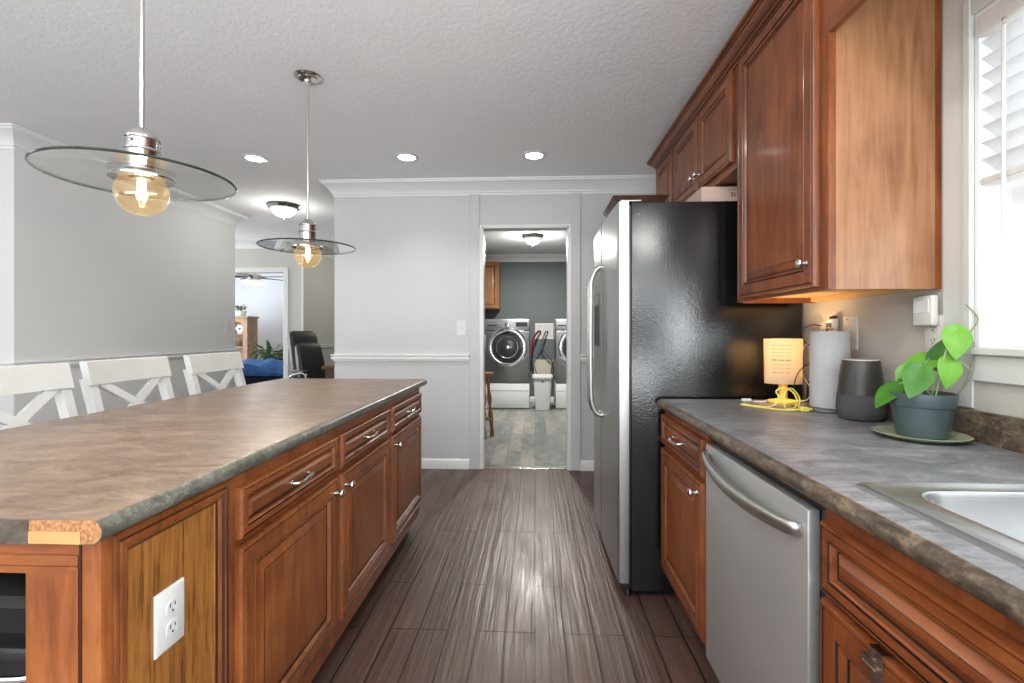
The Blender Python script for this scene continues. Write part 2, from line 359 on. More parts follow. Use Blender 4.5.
    def sweep(s, path, prof, z=0.0, dark=()):
        """mouldings: path of XY points, profile (outward to the right of travel, height)"""
        P = [Vector((p[0], p[1])) for p in path]; rings = []
        for i, p in enumerate(P):
            d0 = (p - P[i - 1]).normalized() if i else None; d1 = (P[i + 1] - p).normalized() if i < len(P) - 1 else None
            n0 = Vector((d0.y, -d0.x)) if d0 else None; n1 = Vector((d1.y, -d1.x)) if d1 else None
            if n0 is None: m = n1
            elif n1 is None: m = n0
            else: m = (n0 + n1) / (1 + n0.dot(n1))
            rings.append([(p.x + m.x * a, p.y + m.y * a, z + b) for a, b in prof])
        s.loft(rings)
        if dark:
            s.bm.faces.ensure_lookup_table(); n = len(prof); base = len(s.bm.faces) - n * (len(rings) - 1) - 2
            for q in range(len(rings) - 1):
                for k in dark: s.bm.faces[base + q * n + k].material_index = 1
        return s
    def done(s, name, smooth=35):
        bm = s.bm
        bmesh.ops.remove_doubles(bm, verts=bm.verts, dist=1e-6)
        bmesh.ops.recalc_face_normals(bm, faces=bm.faces)
        me = bpy.data.meshes.new(name); bm.to_mesh(me); bm.free()
        for m in s.mats: me.materials.append(m)
        if smooth:
            me.shade_smooth(); me.set_sharp_from_angle(angle=math.radians(smooth))
        return me

def catmull(P, n, closed=False):
    out = []; L = len(P); rng = range(L if closed else L - 1)
    for i in rng:
        g = (lambda k: P[k % L]) if closed else (lambda k: P[max(0, min(L - 1, k))])
        p0, p1, p2, p3 = g(i - 1), g(i), g(i + 1), g(i + 2)
        for k in range(n):
            t = k / n
            out.append(0.5 * ((2 * p1) + (p2 - p0) * t + (2 * p0 - 5 * p1 + 4 * p2 - p3) * t * t + (3 * p1 - p0 - 3 * p2 + p3) * t ** 3))
    if not closed: out.append(P[-1])
    return out

def tag(o, label, cat, group=None):
    o['label'] = label; o['category'] = cat
    if group: o['group'] = group
    return o
OFF = {}
def thing(name, label, cat, loc=(0, 0, 0), group=None, rz=0.0):
    """an Empty at the thing's base. Its parts are given in world coordinates (rz 0) or local ones"""
    o = bpy.data.objects.new(name, None); o.empty_display_size = 0.1; o.location = loc; o.rotation_euler = (0, 0, rz)
    COL.objects.link(o); tag(o, label, cat, group); OFF[o.name] = Vector(loc); return o
def part(name, mb, parent, label=None, local=False, smooth=35):
    o = bpy.data.objects.new(name, mb.done(name, smooth)); COL.objects.link(o); o.parent = parent
    if not local and parent.type == 'EMPTY': o.location = -OFF[parent.name]
    if label: o['label'] = label
    return o
def solo(name, mb, label, cat, group=None, smooth=35):
    o = bpy.data.objects.new(name, mb.done(name, smooth)); COL.objects.link(o); return tag(o, label, cat, group)
def struct(name, mb, parent=None, smooth=35):
    o = bpy.data.objects.new(name, mb.done(name, smooth)); COL.objects.link(o)
    if parent: o.parent = parent
    else: o['kind'] = 'structure'
    return o
def copy_tree(o, parent=None):
    c = o.copy(); COL.objects.link(c)
    if parent: c.parent = parent
    for ch in [x for x in o.children]: copy_tree(ch, c)
    return c

# ------------------------------------------------------------------ the setting
Y_B = 4.15                      # kitchen face of the back wall
X_R = 1.18                      # right (window) wall
X_L = -3.35                     # left partition
mb = MB('floor'); mb.box((-7.2, -2.6, -0.08), (-1.05, 10.7, 0)); mb.box((-1.05, -2.6, -0.08), (1.9, 4.21, 0)); struct('floor', mb)
mb = MB('tile'); mb.box((-1.05, 4.21, -0.08), (1.9, 8.3, 0.001)); struct('floor_laundry', mb)
mb = MB('ceil'); mb.box((-7.2, -2.6, CEIL), (1.9, 10.7, CEIL + 0.08)); struct('ceiling', mb)
DX0, DX1, DZ = -0.455, 0.288, 2.084
mb = MB('wall'); mb.box((-1.75, Y_B, 0), (DX0, Y_B + 0.12, CEIL)); mb.box((DX1, Y_B, 0), (1.30, Y_B + 0.12, CEIL)); mb.box((DX0, Y_B, DZ), (DX1, Y_B + 0.12, CEIL)); struct('wall_back', mb)
mb = MB('wall_l'); mb.box((-6.6, 2.96, 0), (X_L, 5.26, CEIL)); struct('wall_left', mb)
WY0, WY1, WZ0, WZ1 = -0.30, 1.357, 1.14, 2.03
mb = MB('wall_k'); mb.box((X_R, WY1, 0), (X_R + 0.12, Y_B + 0.12, CEIL)); mb.box((X_R, -2.6, 0), (X_R + 0.12, -2.35, CEIL)); mb.box((X_R, -0.55, 0), (X_R + 0.12, WY0, CEIL)); mb.box((X_R, -2.35, 2.10), (X_R + 0.12, -0.55, CEIL)); mb.box((X_R, -2.35, 0), (X_R + 0.12, -0.55, WZ0))  # second opening, behind the camera, added for the side fill lamp
mb.box((X_R, WY0, 0), (X_R + 0.12, WY1, WZ0 - 0.02)); mb.box((X_R, WY0, WZ1), (X_R + 0.12, WY1, CEIL)); struct('wall_right', mb)
mb = MB('wall_green'); mb.box((-1.05, 8.2, 0), (1.9, 8.3, CEIL)); struct('wall_laundry_back', mb)
mb = MB('wall_green'); mb.box((-1.05, 4.27, 0), (-0.95, 8.2, CEIL)); struct('wall_laundry_left', mb)
mb = MB('wall_green'); mb.box((1.5, 4.27, 0), (1.6, 8.2, CEIL)); struct('wall_laundry_right', mb)
mb = MB('wall_l'); mb.box((-6.7, -2.6, 0), (-6.6, -0.95, CEIL)); mb.box((-6.7, 1.75, 0), (-6.6, 2.96, CEIL)); mb.box((-6.7, -0.95, 0), (-6.6, 1.75, 0.75)); mb.box((-6.7, -0.95, 1.98), (-6.6, 1.75, CEIL)); struct('wall_dining', mb)  # unseen window opening added for the dining fill lamp
mb = MB('wall_l'); mb.box((-6.7, -2.7, 0), (-3.3, -2.6, CEIL)); mb.box((0.7, -2.7, 0), (1.30, -2.6, CEIL)); mb.box((-3.3, -2.7, 2.1), (0.7, -2.6, CEIL)); struct('wall_rear', mb)
HY = 6.65
hx0, hx1, hz = -4.42, -3.53, 2.02
mb = MB('wall_hall'); mb.box((-6.6, HY, 0), (hx0, HY + 0.12, CEIL)); mb.box((hx1, HY, 0), (-3.25, HY + 0.12, CEIL)); mb.box((hx0, HY, hz), (hx1, HY + 0.12, CEIL))
mb.box((-3.35, HY + 0.12, 0), (-3.25, 8.2, CEIL)); struct('wall_hall', mb)
mb = MB('wall_hall'); mb.box((-3.25, 8.1, 0), (-1.05, 8.2, CEIL)); struct('wall_hall_end', mb)
mb = MB('wall_bed'); mb.box((-7.2, 10.5, 0), (-3.25, 10.6, CEIL)); mb.box((-3.35, 8.2, 0), (-3.25, 10.5, CEIL)); struct('wall_bedroom', mb)

CROWN = [(0, 0), (0, -0.125), (0.008, -0.125), (0.010, -0.108), (0.018, -0.102), (0.020, -0.090), (0.035, -0.072), (0.060, -0.036), (0.085, -0.022), (0.088, -0.012), (0.097, -0.010), (0.100, 0)]
RAIL = [(0, 0.925), (0.010, 0.927), (0.012, 0.940), (0.022, 0.944), (0.022, 0.964), (0.014, 0.968), (0.026, 0.976), (0.026, 0.986), (0, 0.988)]
BASE = [(0, 0), (0.014, 0), (0.014, 0.066), (0.010, 0.076), (0.004, 0.084), (0, 0.086)]
def mould(name, path, prof, z=0.0): return struct(name, MB('trim').sweep(path, prof, z))
lp = [(-6.6, 2.96), (X_L, 2.96), (X_L, 5.26), (-6.6, 5.26)]
bp = [(-1.75, 4.27), (-1.75, Y_B), (1.18, Y_B)]
mould('trim_1', bp, CROWN, CEIL); mould('trim_2', lp, CROWN, CEIL)
mould('trim_3', [(-6.6, HY), (-3.25, HY), (-3.25, 8.1)], CROWN, CEIL)
mould('trim_4', [(-0.95, 8.2), (1.5, 8.2)], [(a * 0.9, b * 0.9) for a, b in CROWN], CEIL)
mould('trim_5', [(-1.75, 4.27), (-1.75, Y_B), (-0.562, Y_B)], RAIL); mould('trim_6', [(0.385, Y_B), (1.18, Y_B)], RAIL)
mould('trim_7', lp, RAIL); mould('trim_8', [(hx1 + 0.07, HY), (-3.25, HY), (-3.25, 8.1)], RAIL)
mould('baseboard_back', [(-1.75, 4.27), (-1.75, Y_B), (-0.562, Y_B)], BASE); mould('baseboard_right', [(0.385, Y_B), (1.18, Y_B)], BASE)
mould('baseboard_left', lp, BASE); mould('baseboard_hall', [(hx1 + 0.07, HY), (-3.25, HY), (-3.25, 8.1)], BASE)
mould('baseboard_laundry', [(-0.95, 8.2), (1.5, 8.2)], BASE)
# laundry doorway casing: tall flat boards up to the crown, with a thin stop and jamb liner
mb = MB('wall'); mb.box((DX0 - 0.105, Y_B - 0.014, 0), (DX0 - 0.022, Y_B, CEIL - 0.115), 0.003); mb.box((DX1 + 0.016, Y_B - 0.014, 0), (DX1 + 0.100, Y_B, CEIL - 0.115), 0.003)
struct('trim_9', mb)
mb = MB('trim'); mb.box((DX0, Y_B - 0.004, 0), (DX0 + 0.012, Y_B + 0.124, DZ)); mb.box((DX1 - 0.012, Y_B - 0.004, 0), (DX1, Y_B + 0.124, DZ)); mb.box((DX0, Y_B - 0.004, DZ - 0.012), (DX1, Y_B + 0.124, DZ))
mb.box((DX0 - 0.022, Y_B - 0.008, 0), (DX0, Y_B, DZ + 0.016)); mb.box((DX1, Y_B - 0.008, 0), (DX1 + 0.016, Y_B, DZ + 0.016)); mb.box((DX0, Y_B - 0.008, DZ), (DX1, Y_B, DZ + 0.016)); struct('trim_10', mb)
mb = MB('trim'); mb.box((hx1, HY - 0.014, 0), (hx1 + 0.07, HY, hz + 0.07), 0.003); mb.box((hx0 - 0.07, HY - 0.014, 0), (hx0, HY, hz + 0.07), 0.003); mb.box((hx0, HY - 0.014, hz), (hx1, HY, hz + 0.07), 0.003)
mb.box((-3.275, HY - 0.01, 0.99), (-3.245, HY, CEIL - 0.12)); struct('trim_11', mb)
mb = MB('nickel'); mb.box((DX0 + 0.012, Y_B + 0.02, 0.001), (DX1 - 0.012, Y_B + 0.10, 0.006), 0.002); struct('trim_12', mb)
# open laundry door folded back into the laundry room: we see its edge
mb = MB('trim'); da = math.radians(13); du, dw = Vector((-math.sin(da), math.cos(da))), Vector((-math.cos(da), -math.sin(da))); dp = Vector((-0.462, Y_B + 0.135))
q = [dp, dp + du * 0.72, dp + du * 0.72 + dw * 0.035, dp + dw * 0.035]
mb.prism([(v.x, v.y) for v in q], 'z', 0.012, 2.055); d1 = struct('door_1', mb)
mb = MB('nickel')
for z in (0.35, 1.06, 1.78): mb.box((-0.4595, Y_B + 0.124, z), (-0.440, Y_B + 0.140, z + 0.09)); 
struct('hinge', mb, d1)

# window in the right wall: reveal, casing, sill, apron, sashes
mb = MB('trim_k')
mb.box((X_R - 0.006, WY1, 0.975), (X_R, WY1 + 0.096, CEIL - 0.2), 0.002)       # flat casing board down to the counter
mb.box((X_R - 0.014, WY1, WZ0), (X_R - 0.006, WY1 + 0.022, WZ1 + 0.05), 0.002)
mb.box((X_R - 0.012, WY0, WZ1), (X_R, WY1, WZ1 + 0.10), 0.003)
mb.box((X_R - 0.030, WY0, WZ0 - 0.02), (X_R + 0.12, WY1 - 0.0005, WZ0), 0.003)           # stool
mb.box((X_R - 0.014, WY0, WZ0 - 0.09), (X_R, WY1 - 0.004, WZ0 - 0.021), 0.003)          # apron
w1 = struct('window_1', mb)
mb = MB('trim'); mb.box((X_R, WY1 - 0.012, WZ0), (X_R + 0.12, WY1, WZ1)); mb.box((X_R, WY0, WZ1 - 0.012), (X_R + 0.12, WY1 - 0.012, WZ1)); mb.box((X_R, WY0, WZ0), (X_R + 0.12, WY0 + 0.012, WZ1 - 0.012)); struct('window_frame', mb, w1)
mb = MB('trim')
sx0, sx1 = X_R + 0.085, X_R + 0.118
for a, b in ((WY0 + 0.012, 0.525), (0.535, WY1 - 0.012)):
    mb.box((sx0, a, WZ0), (sx1, a + 0.04, WZ1 - 0.012)); mb.box((sx0, b - 0.04, WZ0), (sx1, b, WZ1 - 0.012))
    mb.box((sx0, a + 0.04, WZ0), (sx1, b - 0.04, WZ0 + 0.05)); mb.box((sx0, a + 0.04, 1.55), (sx1, b - 0.04, 1.59)); mb.box((sx0, a + 0.04, WZ1 - 0.06), (sx1, b - 0.04, WZ1 - 0.012))
struct('window_sash', mb, w1)
mb = MB('pane')
for a, b in ((WY0 + 0.052, 0.485), (0.575, WY1 - 0.052)):
    for z0, z1 in ((WZ0 + 0.05, 1.55), (1.59, WZ1 - 0.06)): mb.box((sx0 + 0.012, a, z0), (sx0 + 0.016, b, z1))
struct('window_glass', mb, w1)

# ------------------------------------------------------------------ cabinet fittings
def door_prof(t=0.020, k=1.0, rim=0.050):
    r = rim
    return [(0, 0, 0), (0, t - 0.006, 0), (0.003, t - 0.001, 0), (0.009 * k, t, 0), (0.0105 * k, t - 0.004, 1), (0.0135 * k, t - 0.004, 1), (0.015 * k, t, 0),
            (r, t, 0), (r + 0.002 * k, t - 0.005, 1), (r + 0.005 * k, t - 0.005, 1), (r + 0.007 * k, t - 0.001, 0), (r + 0.012 * k, t - 0.004, 0), (r + 0.015 * k, t - 0.012, 0), (r + 0.017 * k, t - 0.013, 1), (r + 0.022 * k, t - 0.013, 1),
            (r + 0.026 * k, t - 0.010, 0), (r + 0.044 * k, t - 0.003, 0), (r + 0.046 * k, t - 0.002, 1), (r + 0.049 * k, t - 0.002, 0)]
DRAW = door_prof(0.020, 0.55, 0.022)
DOOR = door_prof()
def knob_mb(p, n, s=1.0, mat='nickel'):
    ax = 'x' if abs(n[0]) > 0.5 else 'y'; sg = n[0] if ax == 'x' else n[1]
    pr = [(0.0095, 0.0), (0.0095, 0.002), (0.006, 0.005), (0.0052, 0.012), (0.008, 0.016), (0.0135, 0.020), (0.0152, 0.0245), (0.0135, 0.029), (0.008, 0.0315), (0.001, 0.0325)]
    return MB(mat).lathe([(r * s, h * sg * s) for r, h in pr], p, 20, ax)
def pull_mb(p, n, L=0.10, mat='nickel'):
    """arched bow pull along Y, standing off along n"""
    x, y, z = p; m = MB(mat); sg = n[0]
    pts = [(x, y - L / 2, z), (x + sg * 0.016, y - L * 0.46, z - 0.002), (x + sg * 0.024, y - L * 0.25, z - 0.004), (x + sg * 0.028, y, z + 0.003), (x + sg * 0.024, y + L * 0.25, z + 0.004), (x + sg * 0.016, y + L * 0.46, z + 0.002), (x, y + L / 2, z)]
    m.tube(pts, lambda t: 0.0036 + 0.0034 * math.sin(PI * t) ** 2, 8, 5)
    for e in (-1, 1): m.lathe([(0.007, 0), (0.007, sg * 0.003), (0.004, sg * 0.006)], (x, y + e * L / 2, z), 12, 'x')
    return m

# ------------------------------------------------------------------ island
IF = -0.690        # front plane of the face frame; doors stand 2 cm proud
IB = -1.22
TOPZ, SLAB = 0.89, 0.038
def island_cab(y0, y1, dy0, dy1, knob_far, label, zrange=(0.175, 0.684)):
    t = thing('island_cabinet', label, 'cabinet', ((IF + IB) / 2, (y0 + y1) / 2, 0))
    mb = MB('island_v', 'glaze'); mb.box((IB, y0, 0.10), (IF, y1, TOPZ - SLAB - 0.001)); part('body', mb, t)
    mb = MB('mesh_d'); mb.box((IB + 0.02, y0 + 0.001, 0.0), (IF - 0.07, y1 - 0.001, 0.0995)); part('toe_kick', mb, t)
    z0, z1 = zrange
    mb = MB('island_v', 'glaze'); mb.panel((IF + 0.0005, dy0, z0), (0, 1, 0), (0, 0, 1), (1, 0, 0), dy1 - dy0, z1 - z0, DOOR); d = part('door', mb, t)
    ky = dy1 - 0.028 if knob_far else dy0 + 0.030
    part('knob', knob_mb((IF + 0.0205, ky, z1 - 0.045), (1, 0, 0)), d, 'brushed nickel knob')
    mb = MB('island_h', 'glaze'); mb.panel((IF + 0.0005, dy0, 0.704), (0, 1, 0), (0, 0, 1), (1, 0, 0), dy1 - dy0, 0.118, DRAW); d = part('drawer', mb, t)
    part('handle', pull_mb((IF + 0.0195, (dy0 + dy1) / 2, 0.765), (1, 0, 0), 0.10), d, 'brushed nickel bow handle')
    return t
island_cab(1.068, 1.6365, 1.078, 1.622, True, 'widest island base cabinet, nearest the outlet panel, its knob beside the next door')
island_cab(1.6375, 2.236, 1.656, 2.214, False, 'middle island base cabinet of three, one drawer over one door')
island_cab(2.237, 2.862, 2.264, 2.835, False, 'island base cabinet farthest away, at the end near the white wall')
# end unit: open bookshelf facing the camera, knotty side panel
t = thing('island_bookshelf', 'island end unit with dark open shelf and knotty golden side panel', 'shelf unit', (-0.95, 0.9, 0))
y0, y1 = 0.735, 1.067
mb = MB('island_v', 'glaze')
mb.box((-0.712, y0 + 0.02, 0.0), (IF - 0.012, y1, TOPZ - SLAB - 0.001)); mb.box((IB, y0 + 0.02, 0.0), (IB + 0.02, y1, TOPZ - SLAB - 0.001))
mb.box((IB + 0.02, y1 - 0.012, 0.0), (-0.712, y1, TOPZ - SLAB - 0.001)); mb.box((IB + 0.02, y0 + 0.02, TOPZ - SLAB - 0.02), (-0.712, y1 - 0.012, TOPZ - SLAB - 0.001)); part('body', mb, t)
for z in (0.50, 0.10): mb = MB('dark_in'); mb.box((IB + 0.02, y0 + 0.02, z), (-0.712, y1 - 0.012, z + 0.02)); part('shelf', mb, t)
# face frame towards the camera, with a stepped moulding around the opening
mb = MB('island_x', 'glaze', 'island_v')
fy = y0
mb.use(2).box((-0.812, fy, 0.0), (-0.702, fy + 0.02, 0.795)); mb.box((IB, fy, 0.0), (IB + 0.07, fy + 0.02, 0.795))
mb.use(0).box((IB, fy, 0.795), (-0.702, fy + 0.02, TOPZ - SLAB - 0.001))
mb.use(0).box((IB, fy - 0.006, 0.808), (-0.722, fy, 0.826), 0.003); mb.use(2).box((-0.738, fy - 0.006, 0.0), (-0.722, fy, 0.808), 0.003)
mb.use(1).box((-0.7215, fy - 0.002, 0.0), (-0.718, fy, TOPZ - SLAB - 0.004))
part('face_frame', mb, t)
mb = MB('island_v', 'glaze'); mb.prism([(-0.7017, y0 - 0.001), (IF + 0.004, y0 - 0.001), (IF + 0.006, y0 + 0.004), (IF + 0.006, y0 + 0.020), (IF - 0.0117, y0 + 0.020), (-0.7017, y0 + 0.016)], 'z', 0.0, TOPZ - SLAB - 0.001); part('corner_post', mb, t)
SP = [(0, 0, 0), (0, 0.012, 0), (0.004, 0.016, 0), (0.010, 0.016, 0), (0.012, 0.012, 1), (0.015, 0.012, 1), (0.017, 0.015, 0), (0.024, 0.015, 0), (0.027, 0.010, 1), (0.030, 0.012, 0), (0.036, 0.007, 0), (0.040, 0.004, 1), (0.041, 0.003, 2)]
mb = MB('island_v', 'glaze', 'knotty'); mb.panel((IF - 0.0115, y0 + 0.022, 0.02), (0, 1, 0), (0, 0, 1), (1, 0, 0), y1 - y0 - 0.024, TOPZ - SLAB - 0.026, SP); part('side_panel', mb, t, 'golden knotty panel in a dark frame')

def outlet(cy, cz, x, sg, name, label, plate='plastic_w', w=0.074, h=0.116):
    """duplex outlet on an X plane facing sg"""
    t = thing(name, label, 'outlet', (x, cy, cz))
    mb = MB(plate); mb.panel((x, cy - w / 2, cz - h / 2), (0, 1, 0), (0, 0, 1), (sg, 0, 0), w, h, [(0, 0, 0), (0.001, 0.0035, 0), (0.006, 0.006, 0)]); part('cover_plate', mb, t)
    for dz in (-0.020, 0.020):
        mb = MB(plate); ring = [(cy + 0.0165 * max(-0.86, min(0.86, math.cos(a))), cz + dz + 0.0145 * max(-0.95, min(0.95, math.sin(a)))) for a in [2 * PI * k / 24 for k in range(24)]]
        mb.loft([[(x + sg * 0.0062, a, b) for a, b in ring], [(x + sg * 0.0078, a, b) for a, b in ring]]); r = part('receptacle', mb, t)
        mb = MB('slot'); q = x + sg * 0.0079
        for dy, hh in ((-0.006, 0.008), (0.006, 0.0065)): mb.box((q, cy + dy - 0.0011, cz + dz + 0.001), (q + sg * 0.0004, cy + dy + 0.0011, cz + dz + 0.001 + hh))
        mb.lathe([(0.0024, 0), (0.0024, sg * 0.0004)], (q, cy, cz + dz - 0.0065), 12, 'x'); part('slots', mb, r)
    return t
outlet(0.892, 0.636, IF - 0.0083, 1, 'electrical_outlet', 'white outlet on the golden knotty side panel of the island')

# countertop of the island
t = thing('island_countertop', 'brown laminate island countertop with raw particle board at its near corner', 'countertop', (-1.14, 1.85, TOPZ - SLAB))
def nose(x0, sg, r=0.019, n=8):
    """rounded edge profile in (x, z): from the underside round to the top"""
    c = TOPZ - r
    return [(x0 - sg * r + sg * r * math.cos(-PI / 2 + PI * k / n), c + r * math.sin(-PI / 2 + PI * k / n)) for k in range(n + 1)]
XF, XB, YN, YF = -0.665, -1.60, 0.714, 2.957
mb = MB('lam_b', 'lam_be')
pr = nose(XF, 1) + list(reversed(nose(XB, -1)))
n = len(pr); R0 = [mb.bm.verts.new((x, YN, z)) for x, z in pr]; R1 = [mb.bm.verts.new((x, YF, z)) for x, z in pr]
for k in range(n):
    top = k == 8; mb.i = 0 if (top or k in (7, 9)) else 1
    mb.face([R0[k], R0[(k + 1) % n], R1[(k + 1) % n], R1[k]])
mb.i = 1; mb.face(R0); mb.face(R1); part('slab', mb, t)
mb = MB('lam_end'); mb.box((XB + 0.019, YN - 0.003, TOPZ - SLAB), (-0.783, YN - 0.0003, TOPZ - 0.0005)); part('end_cap', mb, t, 'dark laminate end cap that stops short of the corner')
mb = MB('chip'); q = [(-0.783, 0.872), (-0.700, 0.872), (-0.700, 0.853)] + [p for p in nose(XF - 0.001, 1, 0.018)] + [(-0.783, TOPZ - 0.001)]
q = [(-0.783, 0.8725), (-0.699, 0.8725), (-0.699, 0.853)] + [(x, max(z, 0.853)) for x, z in nose(XF - 0.0005, 1, 0.0185)][1:] + [(-0.783, TOPZ - 0.0012)]
mb.prism(q, 'y', YN - 0.0012, YN - 0.0002); part('exposed_core', mb, t, 'raw orange particle board core')
mb = MB('chip_l'); mb.box((-0.785, YN - 0.0022, 0.853), (-0.6992, YN - 0.0002, 0.872)); part('build_up_strip', mb, t, 'pale raw wood strip under the core')

# dark appliance kept on the open shelf
t = thing('countertop_grill', 'black appliance with chrome bar handle inside the island open shelf', 'appliance', (-0.90, 0.90, 0.52))
mb = MB('black'); mb.box((-1.06, 0.80, 0.532), (-0.80, 1.02, 0.63), 0.01, 2); part('base', mb, t)
mb = MB('blackm'); mb.prism([(0.765, 0.72), (0.78, 0.732), (1.0, 0.745), (1.02, 0.735), (1.02, 0.722), (0.78, 0.709)], 'x', -1.08, -0.802); part('lid', mb, t)
mb = MB('black'); mb.box((-1.04, 0.84, 0.6302), (-0.84, 1.0, 0.716)); part('body', mb, t)
mb = MB('chrome'); mb.tube([(-1.02, 0.80, 0.60), (-1.0, 0.762, 0.604), (-0.85, 0.760, 0.606), (-0.795, 0.80, 0.604)], 0.006, 10, 4); part('handle', mb, t, 'chrome bar handle')
for fx in (-1.03, -0.83):
    for f_y in (0.83, 0.99): part('foot', MB('blackm').lathe([(0.012, 0), (0.010, 0.0115)], (fx, f_y, 0.5202), 10), t)

# ------------------------------------------------------------------ counter stools with X backs
def make_stool():
    t = thing('counter_stool', 'stool', 'stool', (0, 0, 0))
    # local frame: +x faces the island, back at x = 0
    W = 0.215
    for e in (-1, 1):
        mb = MB('stool_w'); yb = e * (W - 0.018)
        mb.loft([[(x - 0.020, yb - 0.018, z), (x + 0.020, yb - 0.018, z), (x + 0.020, yb + 0.018, z), (x - 0.020, yb + 0.018, z)] for x, z in ((0.045, 0.0), (0.075, 0.40), (0.075, 0.66), (0.045, 0.82), (0.0, 0.985))]); part('rear_leg', mb, t, local=True)
        mb = MB('stool_w'); mb.box((0.415, e * (W - 0.02) - 0.018, 0), (0.450, e * (W - 0.02) + 0.018, 0.625), 0.003); part('front_leg', mb, t, local=True)
    mb = MB('stool_w')  # top rail, gently curved and raked
    rings = []
    for k in range(9):
        yy = -W - 0.003 + (2 * W + 0.006) * k / 8; c = 0.016 * (1 - (2 * k / 8 - 1) ** 2)
        rings.append([(-0.004 - c + 0.010, yy, 0.962), (0.030 - c + 0.008, yy, 0.962), (0.016 - c, yy, 1.055), (0.010 - c, yy, 1.060), (-0.012 - c, yy, 1.060), (-0.016 - c, yy, 1.055)])
    mb.loft(rings); part('top_rail', mb, t, local=True)
    mb = MB('stool_w'); mb.box((0.058, -W + 0.036, 0.715), (0.088, W - 0.036, 0.755), 0.003); part('lower_rail', mb, t, local=True)
    for e in (-1, 1):
        mb = MB('stool_w'); a = Vector((0.012, -e * (W - 0.052), 0.970)); b = Vector((0.070, e * (W - 0.052), 0.752))
        d = (b - a).normalized(); s_ = Vector((1, 0, 0.27)).normalized(); u = d.cross(s_).normalized(); o = e * 0.0
        mb.loft([[p + u * i + s_ * (j + o) for i, j in ((-0.017, -0.008), (0.017, -0.008), (0.017, 0.008), (-0.017, 0.008))] for p in (a, b)]); part('cross_slat', mb, t, local=True)
    mb = MB('stool_w'); mb.box((0.055, -W + 0.005, 0.627), (0.475, W - 0.005, 0.662), 0.012, 3); part('seat', mb, t, local=True)
    for z, x0_, x1_ in ((0.20, 0.08, 0.42), (0.42, 0.09, 0.42)):
        for e in (-1, 1):
            mb = MB('stool_w'); mb.box((x0_, e * (W - 0.02) - 0.009, z), (x1_ - 0.004, e * (W - 0.02) + 0.009, z + 0.03), 0.002); part('stretcher', mb, t, local=True)
    mb = MB('stool_w'); mb.box((0.425, -W + 0.039, 0.20), (0.445, W - 0.039, 0.235), 0.002); part('foot_rail', mb, t, local=True)
    return t
st = make_stool()
G = 'white counter stools along the island'
spots = [(-1.845, 1.60, 'white X-back counter stool at the island, cut off by the left edge of the photo'),
         (-1.845, 2.11, 'white X-back counter stool at the island, between two other stools'),
         (-1.80, 2.635, 'white X-back counter stool at the far end of the island, below the wall switch')]
for i, (x, y, l) in enumerate(spots):
    o = st if i == 0 else copy_tree(st)
    o.location = (x, y, 0); tag(o, l, 'stool', G)

# ------------------------------------------------------------------ right-hand base run
RF, RB, CX = 0.560, 1.155, 0.528
def rp(y0, z0, w, h, prof): return ((RF - 0.0005, y0 + w, z0), (0, -1, 0), (0, 0, 1), (-1, 0, 0), w, h, prof)
t = thing('base_cabinet', 'cherry base cabinet between the refrigerator and the dishwasher', 'cabinet', (0.86, 1.85, 0))
mb = MB('cherry_v', 'glaze'); mb.box((RF, 1.600, 0.14), (RB, 2.118, TOPZ - SLAB - 0.001)); part('body', mb, t)
mb = MB('dark_in'); mb.box((RF + 0.07, 1.601, 0), (RB, 2.118, 0.1395)); part('toe_kick', mb, t)
mb = MB('cherry_v', 'glaze'); mb.panel(*rp(1.606, 0.17, 0.505, 0.515, DOOR)); d = part('door', mb, t); part('knob', knob_mb((RF - 0.0205, 1.640, 0.645), (-1, 0, 0)), d, 'brushed nickel knob')
mb = MB('cherry_h', 'glaze'); mb.panel(*rp(1.606, 0.706, 0.505, 0.122, DRAW)); d = part('drawer', mb, t); part('handle', pull_mb((RF - 0.0195, 1.86, 0.768), (-1, 0, 0), 0.11), d, 'brushed nickel bow handle')

t = thing('dishwasher', 'stainless dishwasher with curved bar handle under the right counter', 'dishwasher', (0.85, 1.28, 0))
mb = MB('black'); mb.box((RF + 0.022, 0.966, 0.11), (RB, 1.596, TOPZ - SLAB - 0.002)); part('tub', mb, t, 'black dishwasher body')
mb = MB('black'); mb.box((RF + 0.06, 0.97, 0.0), (RB - 0.1, 1.59, 0.1095)); part('toe_kick', mb, t)
mb = MB('steel_d', 'black'); dx = 0.549
mb.box((dx, 1.003, 0.135), (RF + 0.015, 1.588, 0.822), 0.004, 2); dd = part('door', mb, t)
mb = MB('black'); mb.box((RF + 0.0152, 0.985, 0.12), (RF + 0.0218, 1.592, 0.842)); part('door_liner', mb, dd, 'black control edge above the steel door')
mb = MB('handle')
hp = [(dx, 1.562, 0.797), (dx - 0.014, 1.550, 0.790), (dx - 0.026, 1.49, 0.779), (dx - 0.035, 1.40, 0.769), (dx - 0.039, 1.295, 0.764), (dx - 0.037, 1.19, 0.765), (dx - 0.030, 1.10, 0.769), (dx - 0.018, 1.038, 0.772), (dx, 1.026, 0.774)]
mb.tube(hp, lambda q: 0.021 - 0.009 * (2 * q - 1) ** 2, 28, 12, flat=0.6); part('handle', mb, dd, 'curved steel bar handle')

